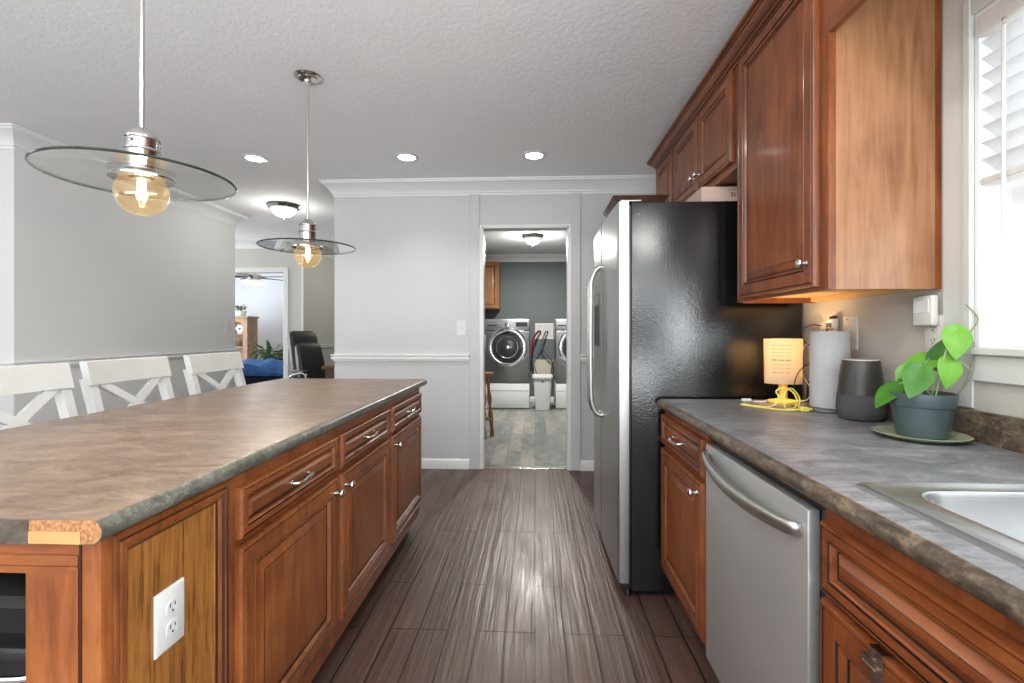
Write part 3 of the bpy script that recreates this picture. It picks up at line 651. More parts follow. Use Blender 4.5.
SY1 = 0.960
t = thing('sink_base_cabinet', 'cherry sink base cabinet nearest the camera with a false drawer front', 'cabinet', (0.86, 0.48, 0))
mb = MB('cherry_v', 'glaze')
mb.box((RF, 0.02, 0.14), (RF + 0.02, SY1, TOPZ - SLAB - 0.001)); mb.box((RF + 0.02, SY1 - 0.018, 0.14), (RB, SY1, TOPZ - SLAB - 0.001)); mb.box((RF + 0.02, 0.02, 0.14), (RB, 0.038, TOPZ - SLAB - 0.001)); mb.box((RF + 0.02, 0.038, 0.14), (RB, SY1 - 0.018, 0.158)); part('body', mb, t)
mb = MB('dark_in'); mb.box((RF + 0.07, 0.02, 0), (RB, SY1, 0.1395)); part('toe_kick', mb, t)
FD = door_prof(0.020, 0.72, 0.026)
mb = MB('cherry_h', 'glaze'); mb.panel(*rp(0.04, 0.690, 0.908, 0.132, FD)); part('drawer_front', mb, t)
for a, b in ((0.498, 0.948), (0.04, 0.490)):
    mb = MB('cherry_v', 'glaze'); mb.panel(*rp(a, 0.17, b - a, 0.505, DOOR)); d = part('door', mb, t)
    part('knob', knob_mb((RF - 0.0205, a + 0.03 if a > 0.3 else b - 0.03, 0.62), (-1, 0, 0)), d, 'brushed nickel knob')
mb = MB('nickel'); hx = RF - 0.0208
mb.box((hx - 0.002, 0.775, 0.625), (hx - 0.0002, 0.805, 0.6785)); mb.box((hx - 0.002, 0.775, 0.677), (RF - 0.001, 0.805, 0.6788)); mb.box((hx - 0.014, 0.775, 0.652), (hx - 0.002, 0.805, 0.656), 0.001)
mb.box((hx - 0.014, 0.775, 0.6562), (hx - 0.012, 0.805, 0.668)); solo('over_door_hook', mb, 'small metal hook over the top of the sink cabinet door', 'hook')

# right countertop with sink cut-out and upstand
t = thing('countertop', 'slate grey laminate countertop running along the window wall', 'countertop', (0.85, 1.0, TOPZ - SLAB))
KX0, KX1, KY0, KY1 = 0.632, 1.052, 0.13, 0.917
YE, YS = 2.128, -0.4
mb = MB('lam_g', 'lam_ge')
pr = [(0.62, TOPZ - SLAB)] + list(reversed([(x, z) for x, z in nose(CX, -1)]))[::-1] + [(0.62, TOPZ)]
pr = [(KX0, TOPZ - SLAB)] + nose(CX, -1) + [(KX0, TOPZ)]
n = len(pr); R0 = [mb.bm.verts.new((x, YS, z)) for x, z in pr]; R1 = [mb.bm.verts.new((x, YE, z)) for x, z in pr]
for k in range(n):
    mb.i = 0 if k >= n - 2 else 1
    mb.face([R0[k], R0[(k + 1) % n], R1[(k + 1) % n], R1[k]])
mb.i = 1; mb.face(R0); mb.face(R1); mb.i = 0
for a, b in (((KX0, KY1), (KX1, YE)), ((KX1, YS), (X_R - 0.001, YE)), ((KX0, YS), (KX1, KY0))): mb.box((a[0], a[1], TOPZ - SLAB), (b[0], b[1], TOPZ))
part('slab', mb, t)
mb = MB('lam_ge'); mb.prism([(X_R - 0.021, TOPZ + 0.0003), (X_R - 0.021, 0.966), (X_R - 0.018, 0.971), (X_R - 0.001, 0.971), (X_R - 0.001, TOPZ + 0.0003)], 'y', YS, YE); part('backsplash', mb, t, 'brown mottled laminate upstand')

# drop-in sink
def rrect(x0, x1, y0, y1, r, z, n=8):
    pts = []
    for cx, cy, a0 in ((x1 - r, y1 - r, 0), (x0 + r, y1 - r, PI / 2), (x0 + r, y0 + r, PI), (x1 - r, y0 + r, 1.5 * PI)):
        for k in range(n + 1): a = a0 + PI / 2 * k / n; pts.append((cx + r * math.cos(a), cy + r * math.sin(a), z))
    return pts
t = thing('kitchen_sink', 'stainless steel drop-in sink set in the right counter', 'sink', (0.84, 0.52, TOPZ))
ox0, ox1, oy0, oy1 = 0.600, 1.085, 0.09, 0.952
mb = MB('sink'); rr = []
for g, r, z in ((0, 0.022, TOPZ + 0.0004), (0.002, 0.022, TOPZ + 0.004), (0.007, 0.022, TOPZ + 0.0068), (0.012, 0.022, TOPZ + 0.006), (0.018, 0.022, TOPZ + 0.0035)): rr.append(rrect(ox0 + g, ox1 - g, oy0 + g, oy1 - g, r, z))
bx0, bx1, by0, by1 = 0.664, 1.035, 0.15, 0.902
for g, r, z in ((-0.006, 0.066, TOPZ + 0.003), (-0.002, 0.063, TOPZ + 0.0045), (0.002, 0.060, TOPZ + 0.003), (0.006, 0.058, TOPZ - 0.004), (0.012, 0.058, TOPZ - 0.15), (0.022, 0.055, TOPZ - 0.175), (0.05, 0.04, TOPZ - 0.185), (0.15, 0.03, TOPZ - 0.190)): rr.append(rrect(bx0 + g, bx1 - g, by0 + g, by1 - g, r, z))
mb.loft(rr, False, True); part('basin', mb, t)
mb = MB('chrome'); mb.lathe([(0.043, 0), (0.043, 0.003), (0.034, 0.003), (0.03, 0.0012)], (0.84, 0.52, TOPZ - 0.1899), 24); part('drain', mb, t, 'chrome drain ring')

# ------------------------------------------------------------------ refrigerator
FY0, FY1, FT = 2.172, 3.085, 1.757
FX = 0.428
t = thing('refrigerator', 'side-by-side refrigerator with steel doors and pebbled black side', 'refrigerator', (0.8, 2.63, 0))
mb = MB('fblack'); mb.box((FX, FY0, 0.028), (1.165, FY1, FT), 0.004, 2); part('cabinet', mb, t, 'pebbled black cabinet')
mb = MB('black'); mb.box((FX - 0.010, FY0 + 0.012, 0.07), (FX - 0.0003, FY1 - 0.012, FT - 0.012)); part('gasket', mb, t)
mb = MB('black'); mb.box((FX - 0.028, FY0 + 0.05, 0.026), (FX - 0.0003, FY1 - 0.05, 0.058), 0.004); part('kick_grille', mb, t)
def fdoor(y0, y1):
    prof = []; n = 14; xo = FX - 0.0105
    for k in range(n + 1):
        q = k / n; yy = y0 + (y1 - y0) * q; e = abs(2 * ((yy - FY0) / (FY1 - FY0)) - 1)
        prof.append((0.362 + 0.010 * e ** 2, yy))
    def rd(p, a, b): return p
    pts = [(xo, y0)] + [(prof[0][0] + 0.012, y0), (prof[0][0] + 0.004, y0 + 0.003)] + [(x, min(max(y, y0 + 0.012), y1 - 0.012)) for x, y in prof] + [(prof[-1][0] + 0.004, y1 - 0.003), (prof[-1][0] + 0.012, y1), (xo, y1)]
    m = MB('steel'); m.prism(pts, 'z', 0.062, FT + 0.004); return m
SPL = 2.655
d1 = part('door', fdoor(FY0 + 0.002, SPL - 0.003), t, 'wider steel refrigerator door nearest the camera'); d2 = part('door', fdoor(SPL + 0.003, FY1 - 0.002), t, 'steel freezer door with the dispenser')
for yy, dd in ((SPL - 0.045, d1), (SPL + 0.045, d2)):
    mb = MB('handle'); xh = 0.300
    mb.tube([(0.364, yy, 0.742), (0.352, yy, 0.735), (0.325, yy, 0.750), (0.305, yy, 0.80), (xh, yy, 0.87), (xh - 0.002, yy, 1.13), (xh, yy, 1.40), (0.305, yy, 1.46), (0.325, yy, 1.510), (0.352, yy, 1.528), (0.364, yy, 1.522)], 0.0125, 12, 5); part('handle', mb, dd, 'long bowed steel handle')
mb = MB('black', 'blackm', 'steel'); mb.box((0.3595, 2.76, 1.10), (0.364, 2.96, 1.40), 0.002); mb.use(2).box((0.3588, 2.765, 1.335), (0.3594, 2.955, 1.392)); part('dispenser', mb, d2, 'black water dispenser')
for yy in (FY0 + 0.03, FY1 - 0.03):
    mb = MB('black'); mb.lathe([(0.016, 0), (0.016, 0.012), (0.011, 0.02), (0.011, 0.034)], (FX - 0.012, yy, 0.0005), 14); mb.box((FX - 0.03, yy - 0.025, 0.0345), (FX - 0.0005, yy + 0.025, 0.0605), 0.004); part('foot', mb, t)
for yy in (FY0 + 0.045, FY1 - 0.045):
    mb = MB('nickel'); mb.box((FX - 0.045, yy - 0.03, FT + 0.0045), (FX + 0.05, yy + 0.03, FT + 0.016), 0.004); part('hinge_cover', mb, t)

t = thing('wooden_tray', 'dark wooden tray with flared sides lying on top of the refrigerator', 'tray', (0.5, 2.45, FT + 0.02))
tz = FT + 0.0165
mb = MB('tray'); mb.box((0.385, 2.285, tz), (0.60, 2.60, tz + 0.008)); part('base', mb, t)
mb = MB('tray')
a = rrect(0.385, 0.60, 2.285, 2.60, 0.004, tz + 0.0082, 2); b = rrect(0.362, 0.622, 2.264, 2.622, 0.004, tz + 0.040, 2); c = rrect(0.370, 0.614, 2.272, 2.614, 0.004, tz + 0.040, 2); d = rrect(0.392, 0.593, 2.292, 2.593, 0.004, tz + 0.0084, 2)
mb.loft([a, b, c, d, a], False, False); part('rim', mb, t)

t = thing('cardboard_box', 'small pinkish cardboard box on the refrigerator beside the tall upper cabinet', 'box', (0.9, 2.45, FT))
mb = MB('card'); mb.box((0.792, 2.345, FT + 0.0006), (1.03, 2.60, 1.872), 0.0015); part('carton', mb, t)
mb = MB('ink'); mb.box((0.915, 2.3443, 1.854), (0.985, 2.3448, 1.856)); 
for k in range(4):
    a = PI / 4 + k * PI / 2; cx, cz = 0.940 + 0.008 * math.cos(a), 1.834 + 0.008 * math.sin(a); w = 0.0058
    mb.loft([[(cx + w * math.cos(a + j * PI / 2), yq, cz + w * math.sin(a + j * PI / 2)) for j in range(4)] for yq in (2.3443, 2.3448)])
part('printed_mark', mb, t, 'small dark printed line and four-petal mark')

# ------------------------------------------------------------------ upper cabinets
UF, UZ0, UZ1 = 0.862, 1.302, 2.335
UY0 = 1.466
def up(y0, z0, w, h, prof): return ((UF - 0.0005, y0 + w, z0), (0, -1, 0), (0, 0, 1), (-1, 0, 0), w, h, prof)
t = thing('upper_cabinet', 'tall cherry wall cabinet with pale veneer side above the counter', 'cabinet', (1.0, 1.78, UZ0))
mb = MB('cherry_v', 'inside', 'veneer', 'glaze')
mb.box((UF, UY0, UZ0 + 0.004), (UF + 0.02, 2.108, UZ1)); mb.use(2).box((UF + 0.021, UY0, UZ0 + 0.004), (X_R - 0.016, UY0 + 0.012, UZ1))
mb.use(0).box((X_R - 0.016, UY0 - 0.003, UZ0 + 0.003), (X_R - 0.001, UY0 + 0.012, UZ1)); mb.use(1).box((UF + 0.02, UY0 + 0.0125, UZ0 + 0.022), (X_R - 0.001, 2.096, UZ0 + 0.034))
mb.use(0).box((UF + 0.02, 2.096, UZ0), (X_R - 0.001, 2.108, UZ1)); mb.use(1).box((X_R - 0.02, UY0 + 0.0125, UZ0 + 0.004), (X_R - 0.001, 2.096, UZ0 + 0.0215)); mb.use(0).box((UF + 0.02, UY0 + 0.0125, UZ1 - 0.012), (X_R - 0.001, 2.096, UZ1)); part('body', mb, t)
mb = MB('cherry_v', 'glaze'); mb.panel(*up(1.508, UZ0 + 0.016, 0.552, 0.995, DOOR)); d = part('door', mb, t); part('knob', knob_mb((UF - 0.0205, 1.545, UZ0 + 0.092), (-1, 0, 0)), d, 'brushed nickel knob')

t = thing('over_fridge_cabinet', 'short cherry wall cabinet with two doors above the refrigerator', 'cabinet', (1.0, 2.56, 1.88))
mb = MB('cherry_v', 'glaze'); mb.box((UF, 2.109, 1.882), (X_R - 0.001, 3.020, UZ1)); part('body', mb, t)
for a, b, k in ((2.135, 2.560, 2.533), (2.576, 3.000, 2.603)):
    mb = MB('cherry_v', 'glaze'); mb.panel(*up(a, 1.917, b - a, 0.395, DOOR)); d = part('door', mb, t); part('knob', knob_mb((UF - 0.0205, k, 1.990), (-1, 0, 0)), d, 'brushed nickel knob')
t = thing('narrow_wall_cabinet', 'narrow cherry wall cabinet at the far end past the refrigerator', 'cabinet', (1.0, 3.22, 1.88))
mb = MB('cherry_v', 'glaze'); mb.box((UF, 3.021, 1.882), (X_R - 0.001, 3.44, UZ1)); part('body', mb, t)
mb = MB('cherry_v', 'glaze'); mb.panel(*up(3.045, 1.917, 0.375, 0.395, DOOR)); part('door', mb, t)
t = thing('cabinet_crown', 'dark cherry crown moulding along the top of the wall cabinets', 'moulding', (0.9, 2.0, UZ1))
CC = [(0.0004, 0.0), (0.008, 0.0), (0.010, 0.004), (0.010, 0.010), (0.014, 0.011), (0.014, 0.015), (0.020, 0.019), (0.020, 0.024), (0.024, 0.025), (0.034, 0.036), (0.046, 0.046), (0.047, 0.049), (0.051, 0.049), (0.052, 0.056), (0.056, 0.057), (0.056, 0.060), (0.064, 0.062), (0.064, 0.076), (0.0004, 0.076)]
mb = MB('cherry_h', 'glaze'); mb.sweep([(X_R - 0.001, 3.4405), (UF, 3.4405), (UF, -0.4)], CC, UZ1 - 0.020, dark=(3, 4, 7, 11, 14)); part('moulding', mb, t)
t2 = solo('window_valance', MB('cherry_h', 'veneer').box((UF, -0.4, 2.062), (UF + 0.019, UY0 - 0.001, UZ1 - 0.001)), 'cherry valance board running from the wall cabinet across the window', 'valance')

# ------------------------------------------------------------------ window blind
t = thing('window_blind', 'white slatted blind half lowered in the kitchen window', 'blind', (1.22, 0.5, 1.57))
mb = MB('plastic_k'); mb.box((X_R - 0.010, WY0 + 0.02, 1.962), (X_R + 0.055, WY1 - 0.014, 2.016), 0.003); part('head_rail', mb, t)
for k in range(8):
    z = 1.622 + k * 0.0445; mb = MB('slat')
    pts = []
    for j in range(7):
        q = -1 + 2 * j / 6; pts.append((X_R + 0.022 + 0.0245 * q * 0.80, z - 0.0155 * q + 0.003 * (1 - q * q)))
    pr = pts + [(x, zz - 0.0025) for x, zz in reversed(pts)]
    mb.prism(pr, 'y', WY0 + 0.022, WY1 - 0.016); part('slat', mb, t)
mb = MB('plastic_k'); mb.box((X_R - 0.003, WY0 + 0.022, 1.568), (X_R + 0.047, WY1 - 0.016, 1.586), 0.003); part('bottom_rail', mb, t)
mb = MB('plastic_k'); mb.tube([(X_R - 0.014, 1.262, 1.945), (X_R - 0.015, 1.262, 1.40)], 0.0048, 6); part('wand', mb, t, 'grey tilt wand')
mb = MB('nickel'); mb.tube([(X_R - 0.004, 1.262, 1.962), (X_R - 0.014, 1.262, 1.966), (X_R - 0.017, 1.262, 1.955), (X_R - 0.014, 1.262, 1.946)], 0.0014, 6, 4); part('wand_hook', mb, t)
for yy in (1.19, 0.55, -0.1):
    mb = MB('white_c'); mb.tube([(X_R - 0.0055, yy, 1.963), (X_R - 0.0055, yy, 1.58)], 0.0009, 5); mb.tube([(X_R + 0.049, yy, 1.963), (X_R + 0.049, yy, 1.58)], 0.0009, 5); part('ladder_cord', mb, t)

# ------------------------------------------------------------------ ceiling fittings
labels = ['recessed downlight at left, near the greige wall corner', 'recessed downlight in the middle, right of the far pendant rod', 'recessed downlight at right, straight above the laundry doorway']
for (x, y), l in zip(DOWN, labels):
    t = thing('recessed_downlight', l, 'ceiling light', (x, y, CEIL - 0.01), 'recessed kitchen downlights')
    mb = MB('plastic_w'); mb.lathe([(0.062, -0.0005), (0.062, -0.006), (0.070, -0.010), (0.088, -0.005), (0.090, -0.0005)], (x, y, CEIL), 36, cap=False); part('trim_ring', mb, t)
    mb = MB('led'); mb.lathe([(0.061, -0.001), (0.061, -0.006), (0.05, -0.008)], (x, y, CEIL), 32); part('lens', mb, t, 'lit white lens')
def flush(x, y, name, label, s=1.0):
    t = thing(name, label, 'ceiling light', (x, y, CEIL - 0.13))
    mb = MB('nickel_p'); mb.lathe([(0.10 * s, -0.0005), (0.155 * s, -0.004), (0.160 * s, -0.012), (0.150 * s, -0.030), (0.140 * s, -0.040), (0.128 * s, -0.040), (0.125 * s, -0.02)], (x, y, CEIL), 40, cap=False); part('canopy', mb, t, 'brushed nickel pan')
    mb = MB('bowl'); mb.lathe([(0.127 * s, -0.036), (0.126 * s, -0.046), (0.118 * s, -0.066), (0.098 * s, -0.092), (0.066 * s, -0.112), (0.030 * s, -0.122), (0.006, -0.124)], (x, y, CEIL), 40); part('glass_bowl', mb, t, 'lit frosted bowl')
    mb = MB('nickel_p'); mb.lathe([(0.010, -0.1245), (0.012, -0.129), (0.007, -0.135), (0.006, -0.139), (0.001, -0.143)], (x, y, CEIL), 16); part('finial', mb, t)
flush(-2.57, 4.84, 'flush_ceiling_light', 'domed flush ceiling light in the hall behind the far pendant')
flush(-0.03, 6.52, 'flush_ceiling_light', 'domed flush ceiling light inside the laundry room', 0.92)

def pendant(x, y, label):
    t = thing('pendant_lamp', label, 'pendant lamp', (x, y, 1.52), 'glass disc pendants over the island')
    mb = MB('nickel_p'); mb.lathe([(0.066, -0.0005), (0.068, -0.004), (0.062, -0.009), (0.048, -0.012), (0.044, -0.018), (0.018, -0.022), (0.012, -0.034), (0.007, -0.036)], (x, y, CEIL), 32); part('canopy', mb, t)
    mb = MB('nickel'); mb.tube([(x, y, CEIL - 0.034), (x, y, 1.7520)], 0.0062, 12); part('rod', mb, t)
    mb = MB('nickel_p'); mb.lathe([(0.008, 1.7540), (0.016, 1.7510), (0.030, 1.7400), (0.038, 1.7280), (0.0395, 1.7240), (0.043, 1.7230), (0.0435, 1.7180), (0.0395, 1.7160), (0.0395, 1.6920), (0.0435, 1.6910), (0.0445, 1.6860), (0.0405, 1.6840), (0.0400, 1.6400), (0.0405, 1.6320), (0.030, 1.6245)], (x, y, 0), 36); so = part('socket_cup', mb, t)
    mb = MB('nickel_p')
    for a in (0.6, 0.6 + 2 * PI / 3, 0.6 + 4 * PI / 3): mb.lathe([(0.004, 0), (0.006, 0.004), (0.004, 0.009)], (x + 0.0405 * math.cos(a), y + 0.0405 * math.sin(a), 1.7020), 8)
    part('thumb_screw', mb, so)
    mb = MB('glass'); mb.lathe([(0.034, 1.6235), (0.034, 1.6195), (0.085, 1.6185), (0.170, 1.6140), (0.228, 1.6090), (0.228, 1.6135), (0.170, 1.6185), (0.085, 1.6230), (0.034, 1.6235)], (x, y, 0), 72, cap=False); g = part('glass_disc', mb, t, 'clear glass disc')
    mb = MB('glass_rim'); n = 72
    mb.loft([[(x + r * math.cos(2 * PI * k / n), y + r * math.sin(2 * PI * k / n), z) for k in range(n)] for r, z in ((0.2285, 1.6080), (0.2318, 1.6090), (0.233, 1.6115), (0.2318, 1.6140), (0.2285, 1.6150), (0.2285, 1.6080))], False, False); part('disc_edge', mb, g, 'dark greenish glass edge')
    mb = MB('nickel_p'); mb.lathe([(0.030, 1.6185), (0.074, 1.6170), (0.078, 1.6120), (0.077, 1.6070), (0.060, 1.6100), (0.034, 1.6110), (0.028, 1.6050)], (x, y, 0), 40); part('retainer_ring', mb, t)
    mb = MB('amber'); r, c = 0.0645, 1.570
    pr = [(0.0135, 1.634), (0.0145, 1.630), (0.024, 1.625)] + [(r * math.sin(a), c + r * math.cos(a)) for a in [0.62 + (PI - 0.62) * k / 18 for k in range(19)]]
    mb.lathe(pr, (x, y, 0), 40); bu = part('bulb', mb, t, 'amber globe bulb')
    mb = MB('filament')
    for k in range(5):
        a = 2 * PI * k / 5; rr_ = 0.0085
        mb.tube([(x + rr_ * math.cos(a), y + rr_ * math.sin(a), 1.602), (x + rr_ * 1.15 * math.cos(a + 0.4), y + rr_ * 1.15 * math.sin(a + 0.4), 1.552)], 0.0022, 6)
    part('filament', mb, bu, 'glowing filament')
    lamp('pendant_bulb_lamp', 'POINT', (x, y, 1.577), 14, (1.0, 0.98, 0.98), 0.013)
pendant(-1.103, 1.309, 'glass disc pendant with amber globe bulb, large one nearest the camera')
pendant(-1.153, 2.408, 'glass disc pendant with amber globe bulb, smaller one farther down the island')

# ------------------------------------------------------------------ wall plates
t = thing('light_switch', 'white switch plate on the white wall left of the laundry doorway', 'light switch', (-0.63, Y_B, 1.21))
mb = MB('plastic_w'); mb.panel((-0.676, Y_B - 0.0003, 1.150), (1, 0, 0), (0, 0, 1), (0, -1, 0), 0.084, 0.126, [(0, 0, 0), (0.001, 0.005, 0), (0.010, 0.006, 0), (0.012, 0.004, 0)]); part('cover_plate', mb, t)
mb = MB('plastic_k'); mb.box((-0.640, Y_B - 0.0135, 1.204), (-0.628, Y_B - 0.0046, 1.224), 0.002); part('toggle', mb, t)
t = thing('light_switch', 'white switch plate at the far end of the greige left wall', 'light switch', (X_L, 5.13, 1.24))
mb = MB('plastic_w'); mb.panel((X_L + 0.0003, 5.09, 1.180), (0, 1, 0), (0, 0, 1), (1, 0, 0), 0.084, 0.125, [(0, 0, 0), (0.001, 0.005, 0), (0.006, 0.006, 0)]); part('cover_plate', mb, t)
mb = MB('plastic_w'); mb.box((X_L + 0.0065, 5.120, 1.215), (X_L + 0.011, 5.144, 1.270), 0.002); part('rocker', mb, t)

outlet(1.485, 1.172, X_R - 0.0003, -1, 'electrical_outlet', 'off-white outlet below the plug-in air freshener, behind the plant', 'plastic_k')
t = thing('plug_in_night_light', 'boxy white plug-in device in the outlet under the wall cabinet corner', 'night light', (X_R, 1.51, 1.245))
mb = MB('plastic_k'); mb.box((X_R - 0.030, 1.460, 1.198), (X_R - 0.009, 1.535, 1.288), 0.006, 3); b = part('housing', mb, t)
mb = MB('plastic_w'); mb.panel((X_R - 0.0301, 1.527, 1.236), (0, -1, 0), (0, 0, 1), (-1, 0, 0), 0.056, 0.040, [(0, 0, 0), (0.001, 0.002, 0), (0.004, 0.0015, 0)]); part('sensor_window', mb, b)
outlet(2.02, 1.165, X_R - 0.0003, -1, 'electrical_outlet', 'outlet behind the paper towel roll with black plugs and wires', 'plastic_k', 0.078, 0.12)
t = thing('switch_plate', 'beige blank switch plate on the wall right of the paper towel', 'light switch', (X_R, 1.86, 1.18))
mb = MB('plastic_k', 'slot'); mb.panel((X_R - 0.0003, 1.905, 1.115), (0, -1, 0), (0, 0, 1), (-1, 0, 0), 0.078, 0.125, [(0, 0, 0), (0.001, 0.005, 0), (0.006, 0.006, 0)]); part('cover_plate', mb, t)
mb = MB('slot')
for z in (1.228, 1.178): mb.lathe([(0.003, 0), (0.003, -0.001)], (X_R - 0.0064, 1.880, z), 8, 'x')
part('screw', mb, t)
t = thing('plug_adapter', 'grey charger plugged in just above the paper towel roll', 'charger', (X_R, 1.945, 1.21))
mb = MB('plastic_w'); mb.box((X_R - 0.034, 1.925, 1.178), (X_R - 0.0085, 1.965, 1.232), 0.004); part('body', mb, t)
mb = MB('grey_h'); mb.box((X_R - 0.0385, 1.931, 1.181), (X_R - 0.0342, 1.959, 1.214), 0.001); part('face', mb, t, 'dark grey face')
mb = MB('blackm'); mb.box((X_R - 0.024, 1.930, 1.2325), (X_R - 0.012, 1.940, 1.243)); mb.box((X_R - 0.024, 1.952, 1.2325), (X_R - 0.012, 1.960, 1.241)); part('prong', mb, t)

# ------------------------------------------------------------------ things on the right counter
CT = TOPZ + 0.0005
lx, ly = 1.005, 2.012
t = thing('table_lamp', 'small lit lamp with a printed paper shade and yellow base', 'lamp', (lx, ly, CT))
mb = MB('yellow_ct'); mb.lathe([(0.056, 0.0), (0.058, 0.004), (0.056, 0.012), (0.02, 0.020), (0.016, 0.026), (0.017, 0.075), (0.016, 0.10), (0.010, 0.105)], (lx, ly, CT), 28); part('base', mb, t)
mb = MB('shade'); n = 40
def oval(rx, ry, z): return [(lx + rx * math.cos(2 * PI * k / n), ly + ry * math.sin(2 * PI * k / n), z) for k in range(n)]
mb.loft([oval(0.0715, 0.052, CT + 0.082), oval(0.074, 0.054, CT + 0.262), oval(0.0725, 0.0525, CT + 0.262), oval(0.070, 0.0505, CT + 0.082), oval(0.0715, 0.052, CT + 0.082)], False, False); shd = part('shade', mb, t, 'glowing cream paper shade')
mb = MB('ink'); R = random.Random(3)
for li, (zz, amp, wv) in enumerate(((0.236, 0.0022, 5), (0.222, 0.0016, 7), (0.208, 0.0026, 5), (0.194, 0.0018, 7), (0.178, 0.0036, 4), (0.160, 0.0014, 7), (0.146, 0.0020, 6), (0.128, 0.0030, 4))):
    for w in range(3):
        a0, a1 = (3.75 + 0.36 * w, 3.75 + 0.36 * w + 0.29); pts = []
        for k in range(17):
            a = a0 + (a1 - a0) * k / 16; pts.append((lx + 0.0742 * math.cos(a), ly + 0.0542 * math.sin(a), CT + zz + amp * math.sin(k * wv * 0.55 + w * 2 + li) * (0.6 + 0.5 * R.random())))
        mb.tube(pts, 0.00055 if li != 4 else 0.0009, 4)
part('lettering', mb, shd, 'faint brown handwriting')
lamp('table_lamp_bulb', 'POINT', (lx, ly, CT + 0.222), 3.0, (1.0, 0.68, 0.36), 0.02)

t = thing('paper_towel_holder', 'grey paper towel roll standing on a dark round holder', 'paper towel holder', (1.079, 1.842, CT))
mb = MB('grey_h'); mb.lathe([(0.076, 0), (0.078, 0.003), (0.076, 0.010), (0.068, 0.013)], (1.079, 1.842, CT), 36); part('base', mb, t)
mb = MB('nickel'); mb.lathe([(0.006, 0.0135), (0.006, 0.296), (0.010, 0.298), (0.011, 0.304), (0.006, 0.309)], (1.088, 1.842, CT), 16); part('post', mb, t)
mb = MB('paper'); 
mb.lathe([(0.020, 0.0145), (0.064, 0.0145), (0.0645, 0.018), (0.0645, 0.289), (0.064, 0.292), (0.020, 0.292), (0.020, 0.0145)], (1.088, 1.842, CT), 48, cap=False); part('paper_roll', mb, t)

t = thing('smart_speaker', 'charcoal rounded speaker between the paper towel roll and the plant', 'speaker', (1.080, 1.660, CT))
mb = MB('spk_b'); mb.lathe([(0.052, 0.0), (0.061, 0.004), (0.0685, 0.018), (0.070, 0.035), (0.068, 0.072), (0.0665, 0.084)], (1.080, 1.660, CT), 44); part('fabric_base', mb, t, 'lighter grey fabric lower band')
mb = MB('spk_t'); mb.lathe([(0.0663, 0.0845), (0.0655, 0.092), (0.0595, 0.150), (0.054, 0.190), (0.052, 0.196), (0.047, 0.198), (0.030, 0.195), (0.001, 0.1945)], (1.080, 1.660, CT), 44); part('shell', mb, t)
mb = MB('plastic_k'); n = 44
mb.loft([[(1.080 + r * math.cos(2 * PI * k / n), 1.660 + r * math.sin(2 * PI * k / n), CT + z) for k in range(n)] for r, z in ((0.0485, 0.1988), (0.0520, 0.1968), (0.0510, 0.1998), (0.0485, 0.1988))], False, False); part('top_ring', mb, t, 'pale ring around the top')

px, py = 1.050, 1.372
t = thing('saucer', 'sage green ceramic plate under the potted plant', 'plate', (px, py, CT))
mb = MB('plate'); mb.lathe([(0.070, 0.0), (0.075, 0.002), (0.090, 0.006), (0.105, 0.0125), (0.107, 0.0145), (0.104, 0.0155), (0.088, 0.0095), (0.076, 0.0060), (0.001, 0.0056)], (px, py, CT), 56); part('dish', mb, t)
pz = CT + 0.0062
t = thing('potted_plant', 'heart-leaved vine in a blue-grey plastic pot near the window', 'plant', (px, py, pz))
qx = px + 0.004
mb = MB('pot'); mb.lathe([(0.053, 0.0), (0.056, 0.003), (0.068, 0.082), (0.0705, 0.083), (0.0715, 0.086), (0.0755, 0.116), (0.0750, 0.119), (0.0720, 0.119), (0.070, 0.105), (0.066, 0.097)], (qx, py, pz), 44, cap=False)
mb.lathe([(0.0005, 0.0), (0.053, 0.0)], (qx, py, pz), 44, cap=False); part('pot', mb, t)
mb = MB('soil'); mb.lathe([(0.0655, 0.094), (0.0645, 0.100), (0.04, 0.104), (0.02, 0.106), (0.001, 0.105)], (qx, py, pz), 30); part('soil', mb, t)
def leaf(base, tip, nrm, width, mat, curl=0.15, fold=0.18):
    """heart leaf: rounded lobes at the stalk, drawn to a tip"""
    b, tp = Vector(base), Vector(tip); d = tp - b; L = d.length; d.normalize(); nn = Vector(nrm); nn = (nn - d * nn.dot(d)).normalized(); w = d.cross(nn)
    m = MB(mat); rows = []; N = 12; K = 8
    for i in range(N + 1):
        q = i / N
        hw = width * 0.5 * (math.sin(PI * min(1, q ** 0.62 * 1.0)) ** 0.75) * (1 - 0.12 * q) if 0 < q < 1 else 0.0008
        lobe = -0.09 * L * max(0, 1 - q * 4.5)
        rows.append([])
        for j in range(K + 1):
            s_ = -1 + 2 * j / K; a = q * L + lobe * abs(s_) * 1.6
            h = -curl * L * (q ** 2) + curl * 0.5 * L * q + fold * hw * abs(s_) - 0.10 * hw * s_ * s_
            rows[-1].append(b + d * a + w * (s_ * hw) + nn * h)
    v1 = [[m.bm.verts.new(p) for p in r] for r in rows]; v2 = [[m.bm.verts.new(p - nn * 0.0011) for p in r] for r in rows]
    for i in range(N):
        for j in range(K):
            m.face([v1[i][j], v1[i][j + 1], v1[i + 1][j + 1], v1[i + 1][j]]); m.face([v2[i][j], v2[i + 1][j], v2[i + 1][j + 1], v2[i][j + 1]])
    for i in range(N):
        m.face([v1[i][0], v1[i + 1][0], v2[i + 1][0], v2[i][0]]); m.face([v1[i][K], v2[i][K], v2[i + 1][K], v1[i + 1][K]])
    for j in range(K): m.face([v1[0][j], v2[0][j], v2[0][j + 1], v1[0][j + 1]]); m.face([v1[N][j], v1[N][j + 1], v2[N][j + 1], v2[N][j]])
    mv = MB('stem'); return m
